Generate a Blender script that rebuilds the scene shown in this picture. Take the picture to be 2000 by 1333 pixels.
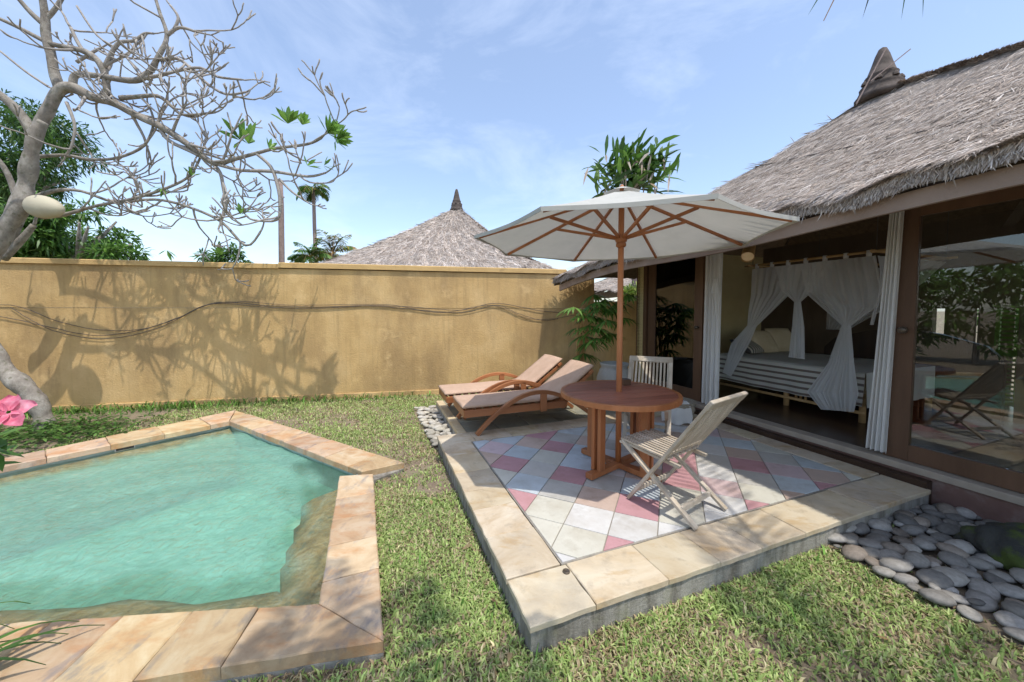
import bpy, bmesh, math, random
import numpy as np
from mathutils import Vector, Matrix
random.seed(7); RNG = np.random.default_rng(7)
R = math.radians; PI = math.pi
for o in list(bpy.data.objects): bpy.data.objects.remove(o)
SC = bpy.context.scene; COL = SC.collection

# ------------------------------------------------------------------ camera, sky, sun, exposure
F_PX, CY, PITCH, CAMZ = 700.0, 639.0, R(2.6), 1.67
cd = bpy.data.cameras.new('camera'); cam = bpy.data.objects.new('camera', cd); COL.objects.link(cam)
cam.location = (0, 0, CAMZ); cam.rotation_euler = (PI/2-PITCH, 0, 0)
cd.sensor_width = 36; cd.lens = F_PX/2000*36; cd.shift_y = -(666.5-CY)/2000; cd.clip_start = .02; cd.clip_end = 3000
SC.camera = cam
SUN_DIR = Vector((.215, -.30, .93)).normalized()          # towards the sun
elev = math.asin(SUN_DIR.z); azim = math.atan2(SUN_DIR.x, SUN_DIR.y)
W = bpy.data.worlds.new('World'); SC.world = W; W.use_nodes = True
nt = W.node_tree; nt.nodes.clear()
def wn(t, **k):
    n = nt.nodes.new(t)
    for a, b in k.items(): setattr(n, a, b)
    return n
wo = wn('ShaderNodeOutputWorld'); bg = wn('ShaderNodeBackground'); sky = wn('ShaderNodeTexSky', sky_type='NISHITA')
sky.sun_disc = False; sky.sun_elevation = elev; sky.sun_rotation = azim; sky.air_density = 1.0; sky.dust_density = 1.2; sky.ozone_density = 1.4
tc = wn('ShaderNodeTexCoord'); mp = wn('ShaderNodeMapping'); mp.inputs['Scale'].default_value = (1.0, 1.0, 2.6); mp.inputs['Rotation'].default_value = (.3, .5, .4)
cn = wn('ShaderNodeTexNoise'); cn.inputs['Scale'].default_value = 2.3; cn.inputs['Detail'].default_value = 9; cn.inputs['Roughness'].default_value = .62; cn.inputs['Distortion'].default_value = .5
cr = wn('ShaderNodeValToRGB'); cr.color_ramp.elements[0].position = .45; cr.color_ramp.elements[0].color = (.08, .08, .08, 1); cr.color_ramp.elements[1].position = .78; cr.color_ramp.elements[1].color = (.34, .34, .34, 1)
mx = wn('ShaderNodeMix', data_type='RGBA'); mx.inputs['B'].default_value = (5.6, 6.1, 7.0, 1)
L = nt.links.new
L(tc.outputs['Generated'], mp.inputs['Vector']); L(mp.outputs['Vector'], cn.inputs['Vector']); L(cn.outputs['Fac'], cr.inputs['Fac'])
L(cr.outputs['Color'], mx.inputs['Factor']); L(sky.outputs['Color'], mx.inputs['A']); L(mx.outputs['Result'], bg.inputs['Color']); L(bg.outputs[0], wo.inputs['Surface'])
bg.inputs['Strength'].default_value = .15
sl = bpy.data.lights.new('sun', 'SUN'); so = bpy.data.objects.new('sun', sl); COL.objects.link(so)
sl.energy = 2.2; sl.angle = R(.5); sl.color = (1, .95, .87); so.location = (3, -4, 12)
so.rotation_euler = SUN_DIR.to_track_quat('Z', 'Y').to_euler()
SC.view_settings.view_transform = 'Standard'; SC.view_settings.look = 'None'; SC.view_settings.exposure = .82; SC.view_settings.gamma = 1
SC.render.engine = 'CYCLES'
SC.cycles.max_bounces = 8; SC.cycles.transparent_max_bounces = 24

# ------------------------------------------------------------------ pixel -> place helpers
def ray(x, y):
    a = (x-1000)/F_PX; u = -(y-CY)/F_PX
    return Vector((a, math.cos(PITCH)+u*math.sin(PITCH), -math.sin(PITCH)+u*math.cos(PITCH)))
CO = Vector((0, 0, CAMZ))
def gz(x, y, z=0.0):                 # on the level z
    d = ray(x, y); return CO+d*((z-CAMZ)/d.z)
def gy(x, y, Y):                     # at the distance Y
    d = ray(x, y); return CO+d*(Y/d.y)
TH = R(-20.8); DS = Vector((math.sin(TH), math.cos(TH), 0)); DT = Vector((math.cos(TH), -math.sin(TH), 0))
def H(s, t, z=0.0): return DS*s+DT*t+Vector((0, 0, z))      # house frame: s along the front, t into the house
def gt(x, y, t):                     # on the upright plane t
    d = ray(x, y); return CO+d*(t/d.dot(DT))
def st(p): return (p.dot(DS), p.dot(DT))
def s_at(x, t): return gt(x, 607, t).dot(DS)
WA = Vector((-1.49, 7.09, 0)); WD = Vector((1, .205, 0)).normalized(); WN = Vector((WD.y, -WD.x, 0))   # garden wall line, normal to the garden
def gw(x, y, off=0.0):
    d = ray(x, y); o = WA+WN*off; return CO+d*((o-CO).dot(WN)/d.dot(WN))

# ------------------------------------------------------------------ materials
MATS = {}
def node(t, ty, **k):
    n = t.nodes.new(ty)
    for a, b in k.items():
        if a in n.inputs: n.inputs[a].default_value = b
        else: setattr(n, a, b)
    return n
def ramp(t, fac, stops):
    r = node(t, 'ShaderNodeValToRGB'); e = r.color_ramp.elements
    while len(e) < len(stops): e.new(.5)
    for el, (p, c) in zip(e, stops): el.position = p; el.color = (*c, 1) if len(c) == 3 else c
    t.links.new(fac, r.inputs['Fac']); return r.outputs['Color']
def mixc(t, mode, f, a, b):
    m = node(t, 'ShaderNodeMix', data_type='RGBA', blend_type=mode)
    for s, v in (('Factor', f), ('A', a), ('B', b)):
        if hasattr(v, 'links'): t.links.new(v, m.inputs[s])
        else: m.inputs[s].default_value = v if s == 'Factor' else (*v, 1)[:4]
    return m.outputs['Result']
def M(name, cols, scale=6, rough=.7, bump=.2, bscale=None, stretch=(1, 1, 1), detail=8, objcol=False, attr=False, var=.0, spec=.4, metal=0, layers=(), dist=0, transl=0, sss=None, brick=None, bdist=.02):
    """noise ramp over object space; layers = (scale, stretch, lo, hi, colour, amount) stains; objcol multiplies the object colour; attr the face colour attribute"""
    m = bpy.data.materials.new(name); m.use_nodes = True; t = m.node_tree; b = t.nodes['Principled BSDF']
    co = node(t, 'ShaderNodeTexCoord'); mpn = node(t, 'ShaderNodeMapping'); mpn.inputs['Scale'].default_value = stretch
    oi = node(t, 'ShaderNodeObjectInfo')
    ad = node(t, 'ShaderNodeVectorMath', operation='ADD'); sc = node(t, 'ShaderNodeVectorMath', operation='SCALE'); sc.inputs['Scale'].default_value = 37.0
    cb = node(t, 'ShaderNodeCombineXYZ')
    for k in range(3): t.links.new(oi.outputs['Random'], cb.inputs[k])
    t.links.new(cb.outputs[0], sc.inputs[0]); t.links.new(co.outputs['Object'], ad.inputs[0]); t.links.new(sc.outputs[0], ad.inputs[1])
    t.links.new(ad.outputs[0], mpn.inputs['Vector'])
    n1 = node(t, 'ShaderNodeTexNoise', Scale=scale, Detail=detail, Roughness=.62, Distortion=dist); t.links.new(mpn.outputs[0], n1.inputs['Vector'])
    k = len(cols); c = ramp(t, n1.outputs['Fac'], [(.32+.36*i/max(1, k-1), col) for i, col in enumerate(cols)])
    for (ls, lst, lo, hi, lc, am) in layers:
        mp2 = node(t, 'ShaderNodeMapping'); mp2.inputs['Scale'].default_value = lst; t.links.new(ad.outputs[0], mp2.inputs['Vector'])
        n2 = node(t, 'ShaderNodeTexNoise', Scale=ls, Detail=7, Roughness=.65); t.links.new(mp2.outputs[0], n2.inputs['Vector'])
        f = ramp(t, n2.outputs['Fac'], [(lo, (0, 0, 0)), (hi, (am, am, am))]); c = mixc(t, 'MIX', f, c, lc)
    if objcol: c = mixc(t, 'MULTIPLY', 1.0, c, oi.outputs['Color'])
    if attr:
        at = node(t, 'ShaderNodeAttribute', attribute_name='Col'); c = mixc(t, 'MULTIPLY', 1.0, c, at.outputs['Color'])
    if var:
        mr = node(t, 'ShaderNodeMapRange'); mr.inputs['To Min'].default_value = 1-var; mr.inputs['To Max'].default_value = 1+var
        t.links.new(oi.outputs['Random'], mr.inputs['Value']); hs = node(t, 'ShaderNodeHueSaturation'); t.links.new(mr.outputs[0], hs.inputs['Value']); t.links.new(c, hs.inputs['Color']); c = hs.outputs['Color']
    t.links.new(c, b.inputs['Base Color']); b.inputs['Roughness'].default_value = rough; b.inputs['Specular IOR Level'].default_value = spec; b.inputs['Metallic'].default_value = metal
    if bump:
        n3 = node(t, 'ShaderNodeTexNoise', Scale=bscale or scale*4, Detail=8, Roughness=.7); t.links.new(mpn.outputs[0], n3.inputs['Vector'])
        bp = node(t, 'ShaderNodeBump', Strength=bump, Distance=bdist); t.links.new(n3.outputs['Fac'], bp.inputs['Height']); t.links.new(bp.outputs[0], b.inputs['Normal'])
    if transl:
        tr = node(t, 'ShaderNodeBsdfTranslucent'); t.links.new(c, tr.inputs['Color']); ms = node(t, 'ShaderNodeMixShader', Fac=transl)
        t.links.new(b.outputs[0], ms.inputs[1]); t.links.new(tr.outputs[0], ms.inputs[2]); t.links.new(ms.outputs[0], t.nodes['Material Output'].inputs['Surface'])
    MATS[name] = m; return m
M('soil', [(.15, .11, .075), (.24, .185, .13), (.18, .17, .09)], 5, .95, .5, 60)
M('grass', [(.85, .85, .85), (1.1, 1.1, 1.1)], 3, .6, 0, attr=True, transl=.3, spec=.25)
M('plaster', [(.50, .325, .135), (.58, .385, .165), (.65, .45, .21)], 1.6, .92, .5, 34, layers=((1.1, (1, 1, .35), .45, .66, (.33, .215, .10), .85), (6, (1.8, 1.8, .10), .52, .72, (.30, .20, .09), .42), (22, (1, 1, 1), .60, .75, (.40, .26, .11), .5), (2.2, (1, 1, 1), .58, .7, (.80, .56, .27), .5)))
M('coping_plaster', [(.52, .34, .14), (.62, .42, .18)], 3, .9, .4, 40, layers=((5, (1, 1, 1), .55, .75, (.24, .15, .07), .8),))
M('sandstone', [(.44, .34, .22), (.54, .45, .32), (.60, .53, .41)], 2.2, .75, .25, 30, objcol=True, dist=1.6, layers=((3.5, (1, 2.5, 1), .55, .70, (.42, .27, .11), .65), (9, (1, 1, 1), .56, .72, (.30, .25, .19), .6), (1.7, (1, 1, 1), .52, .68, (.40, .35, .28), .7)))
M('coping_stone', [(.42, .29, .165), (.52, .385, .23), (.58, .475, .32)], 2.6, .7, .3, 26, objcol=True, dist=2.2, layers=((3, (1, 2, 1), .50, .66, (.46, .23, .09), .75), (4, (2, 1, 1), .54, .66, (.27, .235, .20), .8)))
M('slate', [(.17, .17, .14), (.26, .25, .20), (.30, .28, .20)], 3, .8, .35, 30, objcol=True, layers=((3, (1, 1, 1), .55, .7, (.42, .36, .22), .6),))
M('tile', [(.88, .87, .86), (1, 1, 1)], 5, .62, .12, 60, objcol=True, layers=((6, (1, 1, 1), .54, .72, (.62, .57, .51), .65), (2.6, (1, 1, 1), .50, .68, (.72, .67, .60), .6), (45, (1, 1, 1), .58, .70, (.70, .66, .61), .4)))
M('grout', [(.22, .20, .17), (.34, .31, .26)], 12, .95, .4, 60)
M('concrete', [(.24, .22, .19), (.34, .32, .28), (.40, .37, .32)], 3, .9, .6, 40, layers=((7, (1.5, 1.5, .3), .44, .62, (.13, .115, .09), .8), (3, (1, 1, 1), .58, .7, (.20, .21, .10), .5)))
M('teak', [(.28, .095, .032), (.39, .145, .052), (.47, .185, .075)], 5, .42, .12, 40, stretch=(1, 1, .12), var=.12, spec=.5)
M('teak_x', [(.24, .085, .030), (.34, .13, .048), (.42, .17, .07)], 5, .45, .12, 40, stretch=(.12, 1, 1), var=.12, spec=.5)
M('teak_top', [(.20, .068, .042), (.29, .10, .062), (.36, .135, .085)], 5, .38, .12, 40, stretch=(.12, 1, 1), var=.16, spec=.5, layers=((4, (1, 1, 1), .6, .75, (.34, .2, .15), .4),))
M('grey_teak', [(.36, .29, .21), (.48, .41, .32), (.58, .51, .42)], 6, .8, .3, 50, stretch=(1, 1, .15), var=.12, layers=((10, (1, 1, .2), .6, .75, (.24, .18, .12), .6),))
M('cushion', [(.46, .31, .215), (.54, .375, .27)], 6, .9, .25, 300, layers=((2.5, (1, 1, 1), .55, .75, (.42, .29, .20), .5),))
M('canvas', [(.50, .50, .455), (.58, .57, .52)], 3, .9, .15, 200, transl=.22, layers=((2, (1, 1, 1), .58, .75, (.46, .44, .38), .4),))
M('thatch', [(.75, .75, .75), (1.1, 1.1, 1.1)], 2.5, .9, 0, attr=True, spec=.15)
M('thatch_base', [(.17, .145, .125), (.27, .235, .205), (.36, .32, .285)], 18, .95, .8, 70, stretch=(1, 1, .5))
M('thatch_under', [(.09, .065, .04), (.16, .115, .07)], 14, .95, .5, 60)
M('dark_wood', [(.030, .017, .011), (.055, .030, .018)], 6, .35, .15, 40, stretch=(1, 1, .2))
M('floor_wood', [(.035, .02, .014), (.065, .036, .024)], 6, .22, .1, 40, stretch=(.3, 1, 1), spec=.6)
M('frame_wood', [(.10, .052, .028), (.15, .080, .045)], 6, .5, .15, 40, stretch=(1, 1, .15), var=.1)
M('fascia_wood', [(.26, .19, .15), (.34, .255, .205)], 3, .8, .3, 30, layers=((4, (1, 1, 1), .55, .7, (.18, .12, .09), .5),))
M('sill_stone', [(.30, .25, .20), (.40, .34, .27)], 5, .7, .2, 40)
M('red_plinth', [(.14, .078, .062), (.20, .115, .095)], 4, .85, .3, 40, layers=((4, (1, 1, 1), .5, .7, (.24, .22, .20), .7),))
M('olive_plaster', [(.56, .45, .22), (.64, .52, .26)], 3, .9, .2, 50)
M('pebble', [(.20, .19, .175), (.31, .295, .275)], 7, .75, .15, 60, objcol=True, var=.2)
M('moss_rock', [(.025, .026, .024), (.06, .058, .05)], 7, .9, .8, 22, layers=((6, (1, 1, 1), .48, .6, (.06, .085, .012), .9),))
M('bark', [(.17, .145, .12), (.27, .24, .20), (.38, .35, .30)], 9, .9, .7, 30, stretch=(1, 1, .6), layers=((14, (1, 1, 1), .55, .66, (.11, .11, .06), .75), (5, (1, 1, 1), .58, .7, (.46, .43, .38), .5)))
M('twig', [(.27, .24, .21), (.40, .365, .32)], 20, .85, .3, 60)
M('dead_trunk', [(.22, .16, .14), (.32, .25, .22)], 12, .9, .5, 40)
M('leaf', [(.85, .85, .85), (1.15, 1.15, 1.15)], 5, .45, 0, attr=True, transl=.4, spec=.45)
M('petal', [(.62, .09, .17), (.76, .24, .34), (.84, .48, .54)], 16, .5, .05, 60, transl=.3)
M('ornament', [(.42, .37, .26), (.50, .45, .33)], 4, .7, .15, 30, layers=((4, (1, 1, 1), .55, .7, (.48, .44, .30), .6),))
M('cable', [(.07, .06, .05), (.12, .10, .085)], 10, .6, 0)
M('dark_grey', [(.06, .055, .05), (.1, .09, .08)], 10, .7, .2, 40)
M('clay_finial', [(.05, .04, .034), (.085, .066, .055), (.13, .105, .09)], 6, .85, .5, 30)
M('urn_stone', [(.30, .29, .26), (.42, .41, .37)], 5, .9, .4, 40)
M('wicker', [(.26, .22, .16), (.42, .37, .29)], 40, .8, .6, 90, stretch=(1, 1, 3))
M('white_cloth', [(.72, .71, .69), (.80, .79, .77)], 5, .9, .1, 80, transl=.25)
M('bamboo', [(.42, .25, .10), (.55, .35, .16)], 8, .5, .15, 40)
M('shutter_green', [(.16, .26, .05), (.22, .33, .07)], 5, .6, .1, 40)
M('screen_panel', [(.24, .19, .13), (.30, .24, .165)], 4, .9, .1, 50)
M('cushion_cream', [(.55, .43, .25), (.64, .52, .33)], 5, .9, .2, 120)
M('brass', [(.10, .08, .06), (.16, .13, .1)], 8, .4, .1, 40, metal=.6)
M('pool_plaster', [(.46, .74, .62), (.56, .82, .70)], 1.4, .7, .15, 12)
M('pool_tile', [(.33, .42, .38), (.44, .52, .47)], 3, .35, .1, 12, layers=((6, (2, 2, .6), .55, .7, (.30, .31, .22), .5),))
M('pool_rock', [(.30, .18, .06), (.48, .33, .13), (.55, .48, .32)], 5, .7, .8, 16, dist=1.5, layers=((6, (1, 1, 1), .55, .65, (.20, .20, .12), .7),), bdist=.05)
M('back_wall', [(.12, .085, .055), (.17, .12, .08)], 4, .8, .2, 40, stretch=(1, 1, .2))
M('lamp_face', [(.80, .60, .36), (.86, .68, .44)], 8, .6, 0)

def stripes(name, ca, cb, axis, freq, duty, start=0):
    m = bpy.data.materials.new(name); m.use_nodes = True; t = m.node_tree; b = t.nodes['Principled BSDF']; b.inputs['Roughness'].default_value = .9
    co = node(t, 'ShaderNodeTexCoord'); sp = node(t, 'ShaderNodeSeparateXYZ'); t.links.new(co.outputs['UV'], sp.inputs[0])
    mu = node(t, 'ShaderNodeMath', operation='MULTIPLY'); mu.inputs[1].default_value = freq; t.links.new(sp.outputs[axis], mu.inputs[0])
    fr = node(t, 'ShaderNodeMath', operation='FRACT'); t.links.new(mu.outputs[0], fr.inputs[0])
    lt = node(t, 'ShaderNodeMath', operation='LESS_THAN'); lt.inputs[1].default_value = duty; t.links.new(fr.outputs[0], lt.inputs[0])
    if start:
        gt_ = node(t, 'ShaderNodeMath', operation='GREATER_THAN'); gt_.inputs[1].default_value = start; t.links.new(sp.outputs[axis], gt_.inputs[0]); ml = node(t, 'ShaderNodeMath', operation='MULTIPLY'); t.links.new(lt.outputs[0], ml.inputs[0]); t.links.new(gt_.outputs[0], ml.inputs[1]); lt = ml
    n = node(t, 'ShaderNodeTexNoise', Scale=40); c2 = mixc(t, 'MIX', lt.outputs[0], cb, ca); c3 = mixc(t, 'MULTIPLY', .25, c2, n.outputs['Color'])
    t.links.new(c3, b.inputs['Base Color']); MATS[name] = m
stripes('bedspread', (.20, .16, .13), (.62, .60, .53), 1, 9.5, .40, .46)
stripes('cushion_stripe', (.06, .05, .045), (.62, .55, .42), 0, 7.0, .5)
def sheer(name, col, op, tr):
    m = bpy.data.materials.new(name); m.use_nodes = True; t = m.node_tree; t.nodes.remove(t.nodes['Principled BSDF'])
    d = node(t, 'ShaderNodeBsdfDiffuse', Color=(*col, 1)); l = node(t, 'ShaderNodeBsdfTranslucent', Color=(*col, 1)); x = node(t, 'ShaderNodeBsdfTransparent')
    a = node(t, 'ShaderNodeMixShader', Fac=tr); b = node(t, 'ShaderNodeMixShader', Fac=op)
    t.links.new(d.outputs[0], a.inputs[1]); t.links.new(l.outputs[0], a.inputs[2]); t.links.new(x.outputs[0], b.inputs[1]); t.links.new(a.outputs[0], b.inputs[2])
    t.links.new(b.outputs[0], t.nodes['Material Output'].inputs['Surface']); MATS[name] = m
sheer('net', (.93, .93, .92), .70, .45)
sheer('curtain', (.86, .85, .82), .95, .35)
def glassy(name, tint, rough, ior, body=None, bodyf=0, bump=None):
    m = bpy.data.materials.new(name); m.use_nodes = True; t = m.node_tree; t.nodes.remove(t.nodes['Principled BSDF'])
    x = node(t, 'ShaderNodeBsdfTransparent', Color=(*tint, 1)); g = node(t, 'ShaderNodeBsdfGlossy', Roughness=rough); f = node(t, 'ShaderNodeFresnel', IOR=ior)
    a = node(t, 'ShaderNodeMixShader'); base = x.outputs[0]
    if body:
        d = node(t, 'ShaderNodeBsdfDiffuse', Color=(*body, 1)); k = node(t, 'ShaderNodeMixShader', Fac=bodyf); da = node(t, 'ShaderNodeAttribute', attribute_name='depth')
        mrg = node(t, 'ShaderNodeMapRange'); mrg.inputs['To Min'].default_value = .10; mrg.inputs['To Max'].default_value = bodyf; t.links.new(da.outputs['Fac'], mrg.inputs['Value']); t.links.new(mrg.outputs[0], k.inputs['Fac'])
        t.links.new(mixc(t, 'MIX', da.outputs['Fac'], (.93, .97, .94), tint), x.inputs['Color'])
        t.links.new(x.outputs[0], k.inputs[1]); t.links.new(d.outputs[0], k.inputs[2]); base = k.outputs[0]
        co = node(t, 'ShaderNodeTexCoord'); n = node(t, 'ShaderNodeTexNoise', Scale=1.1, Detail=5, Roughness=.6, Distortion=2.5); t.links.new(co.outputs['Object'], n.inputs['Vector'])
        c = ramp(t, n.outputs['Fac'], [(.35, tuple(v*.86 for v in body)), (.62, body)]); t.links.new(c, d.inputs['Color'])
        n4 = node(t, 'ShaderNodeTexNoise', Scale=13, Detail=7, Roughness=.6, Distortion=1.2); t.links.new(co.outputs['Object'], n4.inputs['Vector'])
        bp = node(t, 'ShaderNodeBump', Strength=.75, Distance=.05); t.links.new(n4.outputs['Fac'], bp.inputs['Height'])
        for q in (g, f, d): t.links.new(bp.outputs[0], q.inputs['Normal'])
    t.links.new(f.outputs[0], a.inputs[0]); t.links.new(base, a.inputs[1]); t.links.new(g.outputs[0], a.inputs[2])
    t.links.new(a.outputs[0], t.nodes['Material Output'].inputs['Surface']); MATS[name] = m
glassy('glass', (.93, .95, .93), .0, 1.75)
glassy('water', (.56, .86, .75), .03, 1.36, (.31, .60, .48), .56)

# ------------------------------------------------------------------ mesh helpers
ORG = {}
class MB:
    def __init__(s): s.v = []; s.f = []; s.uv = None
    def add(s, vs, fs):
        n = len(s.v); s.v += [tuple(v) for v in vs]; s.f += [tuple(i+n for i in f) for f in fs]; return s
    def box(s, c, size, X=(1, 0, 0), Y=(0, 1, 0), Z=(0, 0, 1)):
        c = Vector(c); X, Y, Z = Vector(X)*size[0]/2, Vector(Y)*size[1]/2, Vector(Z)*size[2]/2
        vs = [c+X*a+Y*b+Z*d for d in (-1, 1) for b in (-1, 1) for a in (-1, 1)]
        return s.add(vs, [(0, 2, 3, 1), (4, 5, 7, 6), (0, 1, 5, 4), (2, 6, 7, 3), (0, 4, 6, 2), (1, 3, 7, 5)])
    def bar(s, p, q, w, h, up=(0, 0, 1)):               # box from p to q, w across, h along up
        p, q = Vector(p), Vector(q); d = q-p; X = d.normalized(); Y = Vector(up).cross(X)
        if Y.length < 1e-4: Y = Vector((1, 0, 0)).cross(X)
        Y.normalize(); Z = X.cross(Y); return s.box((p+q)/2, (d.length, w, h), X, Y, Z)
    def tube(s, pts, rad, n=8, cap=True):
        pts = [Vector(p) for p in pts]; k = len(pts); rad = [rad]*k if not hasattr(rad, '__len__') else rad
        t0 = (pts[1]-pts[0]).normalized(); a = t0.orthogonal().normalized(); vs = []; pt = t0
        for i, p in enumerate(pts):
            t = (pts[min(i+1, k-1)]-pts[max(i-1, 0)]).normalized()
            a = (pt.rotation_difference(t) @ a); a = (a-t*a.dot(t)).normalized(); b = t.cross(a); pt = t
            vs += [p+(a*math.cos(2*PI*j/n)+b*math.sin(2*PI*j/n))*rad[i] for j in range(n)]
        fs = [(i*n+j, i*n+(j+1) % n, (i+1)*n+(j+1) % n, (i+1)*n+j) for i in range(k-1) for j in range(n)]
        if cap: fs += [tuple(range(n-1, -1, -1)), tuple((k-1)*n+j for j in range(n))]
        return s.add(vs, fs)
    def sweep(s, pts, w, h, up=(0, 0, 1)):               # rectangular bar along a bent line; w along side, h in the plane
        pts = [Vector(p) for p in pts]; k = len(pts); vs = []; side = Vector(up)
        for i, p in enumerate(pts):
            t = (pts[min(i+1, k-1)]-pts[max(i-1, 0)]).normalized(); nn = side.cross(t).normalized()
            vs += [p+side*a*w/2+nn*b*h/2 for a, b in ((-1, -1), (1, -1), (1, 1), (-1, 1))]
        fs = [(i*4+j, i*4+(j+1) % 4, (i+1)*4+(j+1) % 4, (i+1)*4+j) for i in range(k-1) for j in range(4)]+[(3, 2, 1, 0), tuple((k-1)*4+j for j in range(4))]
        return s.add(vs, fs)
    def lathe(s, prof, c=(0, 0, 0), n=24, wob=0):
        c = Vector(c); vs = []
        for r, z in prof: vs += [c+Vector((r*math.cos(2*PI*j/n), r*math.sin(2*PI*j/n), z)) for j in range(n)]
        k = len(prof); fs = [(i*n+j, i*n+(j+1) % n, (i+1)*n+(j+1) % n, (i+1)*n+j) for i in range(k-1) for j in range(n)]
        fs += [tuple(range(n-1, -1, -1)), tuple((k-1)*n+j for j in range(n))]
        return s.add(vs, fs)
    def slab(s, poly, z0, z1, bev=.006):                 # upright prism with a chamfered top
        poly = [Vector((p[0], p[1], 0)) for p in poly]
        if sum(a.x*b.y-b.x*a.y for a, b in zip(poly, poly[1:]+poly[:1])) < 0: poly.reverse()
        n = len(poly); ins = []
        for i in range(n):
            e1 = (poly[i]-poly[i-1]).normalized(); e2 = (poly[(i+1) % n]-poly[i]).normalized()
            n1 = Vector((-e1.y, e1.x, 0)); n2 = Vector((-e2.y, e2.x, 0)); d = 1+n1.dot(n2)
            ins.append(poly[i]+(n1+n2)*(bev/max(d, .25)))
        vs = [p+Vector((0, 0, z0)) for p in poly]+[p+Vector((0, 0, z1-bev)) for p in poly]+[p+Vector((0, 0, z1)) for p in ins]
        fs = [tuple(range(n-1, -1, -1)), tuple(2*n+i for i in range(n))]
        for i in range(n):
            j = (i+1) % n; fs += [(i, j, n+j, n+i), (n+i, n+j, 2*n+j, 2*n+i)]
        return s.add(vs, fs)
    def rough_slab(s, poly, z0, z1, bev, jit, rr):
        poly = [Vector((p[0], p[1], 0)) for p in poly]; out = []
        for a, b in zip(poly, poly[1:]+poly[:1]):
            d = (b-a).normalized(); nr = Vector((-d.y, d.x, 0)); out.append(a+(b-a)*0+nr*rr.uniform(-jit, jit)*.4)
            for k in (.22, .45, .68, .86): out.append(lerp(a, b, k+rr.uniform(-.05, .05))+nr*rr.uniform(-jit, jit))
        return s.slab(out, z0, z1, bev)
    def grid(s, fn, nu, nv, uv=True):                    # fn(u, v) -> point
        vs = [fn(i/nu, j/nv) for j in range(nv+1) for i in range(nu+1)]
        return s.add(vs, [(j*(nu+1)+i, j*(nu+1)+i+1, (j+1)*(nu+1)+i+1, (j+1)*(nu+1)+i) for j in range(nv) for i in range(nu)])
    def build(s, name, mat, parent=None, smooth=False, bevel=0, label=None, kind=None, org=None):
        o0 = Vector(org) if org is not None else (ORG.get(parent.name, Vector()) if parent else Vector())
        me = bpy.data.meshes.new(name); me.from_pydata([tuple(Vector(v)-o0) for v in s.v], [], s.f); me.materials.append(MATS[mat])
        if smooth: me.polygons.foreach_set('use_smooth', [True]*len(me.polygons))
        me.update(); o = bpy.data.objects.new(name, me); COL.objects.link(o)
        if parent: o.parent = parent
        else: o.location = o0
        ORG[o.name] = o0
        if bevel:
            b = o.modifiers.new('bevel', 'BEVEL'); b.width = bevel; b.segments = 2; b.limit_method = 'ANGLE'
        if label: o['label'] = label
        if kind: o['kind'] = kind
        return o
def tag(o, label, cat, group=None):
    o['label'] = label; o['category'] = cat
    if group: o['group'] = group
    return o
def thing(name, loc, label, cat, group=None):
    o = bpy.data.objects.new(name, None); COL.objects.link(o); o.location = loc; o.empty_display_size = .1; ORG[o.name] = Vector(loc); return tag(o, label, cat, group)
def struct(o): o['kind'] = 'structure'; return o
def copy_tree(o, parent=None):
    c = o.copy(); COL.objects.link(c); c.parent = parent
    for ch in list(o.children): copy_tree(ch, c)
    return c
def strips(name, P0, A, B, C, mat, cols, parent=None, kind='stuff', org=None):
    """many small blades: P0 root, A half-width vector, B mid offset, C tip offset (Nx3 each), cols Nx3"""
    n = len(P0); o0 = Vector(org) if org is not None else (ORG.get(parent.name, Vector()) if parent else Vector())
    V = np.stack([P0-A, P0+A, P0+B+A*.8, P0+B-A*.8, P0+C], 1).reshape(-1, 3)-np.array(o0)
    b = np.arange(n)[:, None]*5
    li = np.concatenate([b+np.array([[0, 1, 2, 3]]), b+np.array([[3, 2, 4]])], 1).ravel()
    me = bpy.data.meshes.new(name); me.vertices.add(n*5); me.vertices.foreach_set('co', V.astype(np.float32).ravel())
    me.loops.add(n*7); me.loops.foreach_set('vertex_index', li.astype(np.int32))
    me.polygons.add(n*2); ls = (np.arange(n)[:, None]*7+np.array([[0, 4]])).ravel(); me.polygons.foreach_set('loop_start', ls.astype(np.int32)); me.polygons.foreach_set('loop_total', np.tile([4, 3], n).astype(np.int32))
    me.update(calc_edges=True); ca = me.color_attributes.new('Col', 'FLOAT_COLOR', 'POINT')
    ca.data.foreach_set('color', np.repeat(np.c_[cols, np.ones(n)], 5, 0).astype(np.float32).ravel())
    me.materials.append(MATS[mat]); o = bpy.data.objects.new(name, me); COL.objects.link(o)
    if parent: o.parent = parent
    else: o.location = o0
    ORG[o.name] = o0
    if kind: o['kind'] = kind
    return o
def pal(n, cols, jit=.15):
    c = np.array(cols)[RNG.integers(0, len(cols), n)]; return c*(1+RNG.normal(0, jit, (n, 1)))
def unit(n): v = RNG.normal(0, 1, (n, 3)); return v/np.linalg.norm(v, axis=1, keepdims=True)
def inpoly(P, poly):
    x, y = P[:, 0], P[:, 1]; r = np.zeros(len(P), bool); n = len(poly)
    for i in range(n):
        a, b = poly[i], poly[(i+1) % n]
        c = ((a[1] > y) != (b[1] > y)) & (x < (b[0]-a[0])*(y-a[1])/(b[1]-a[1]+1e-12)+a[0]); r ^= c
    return r
def lerp(a, b, k): return a+(b-a)*k

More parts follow.
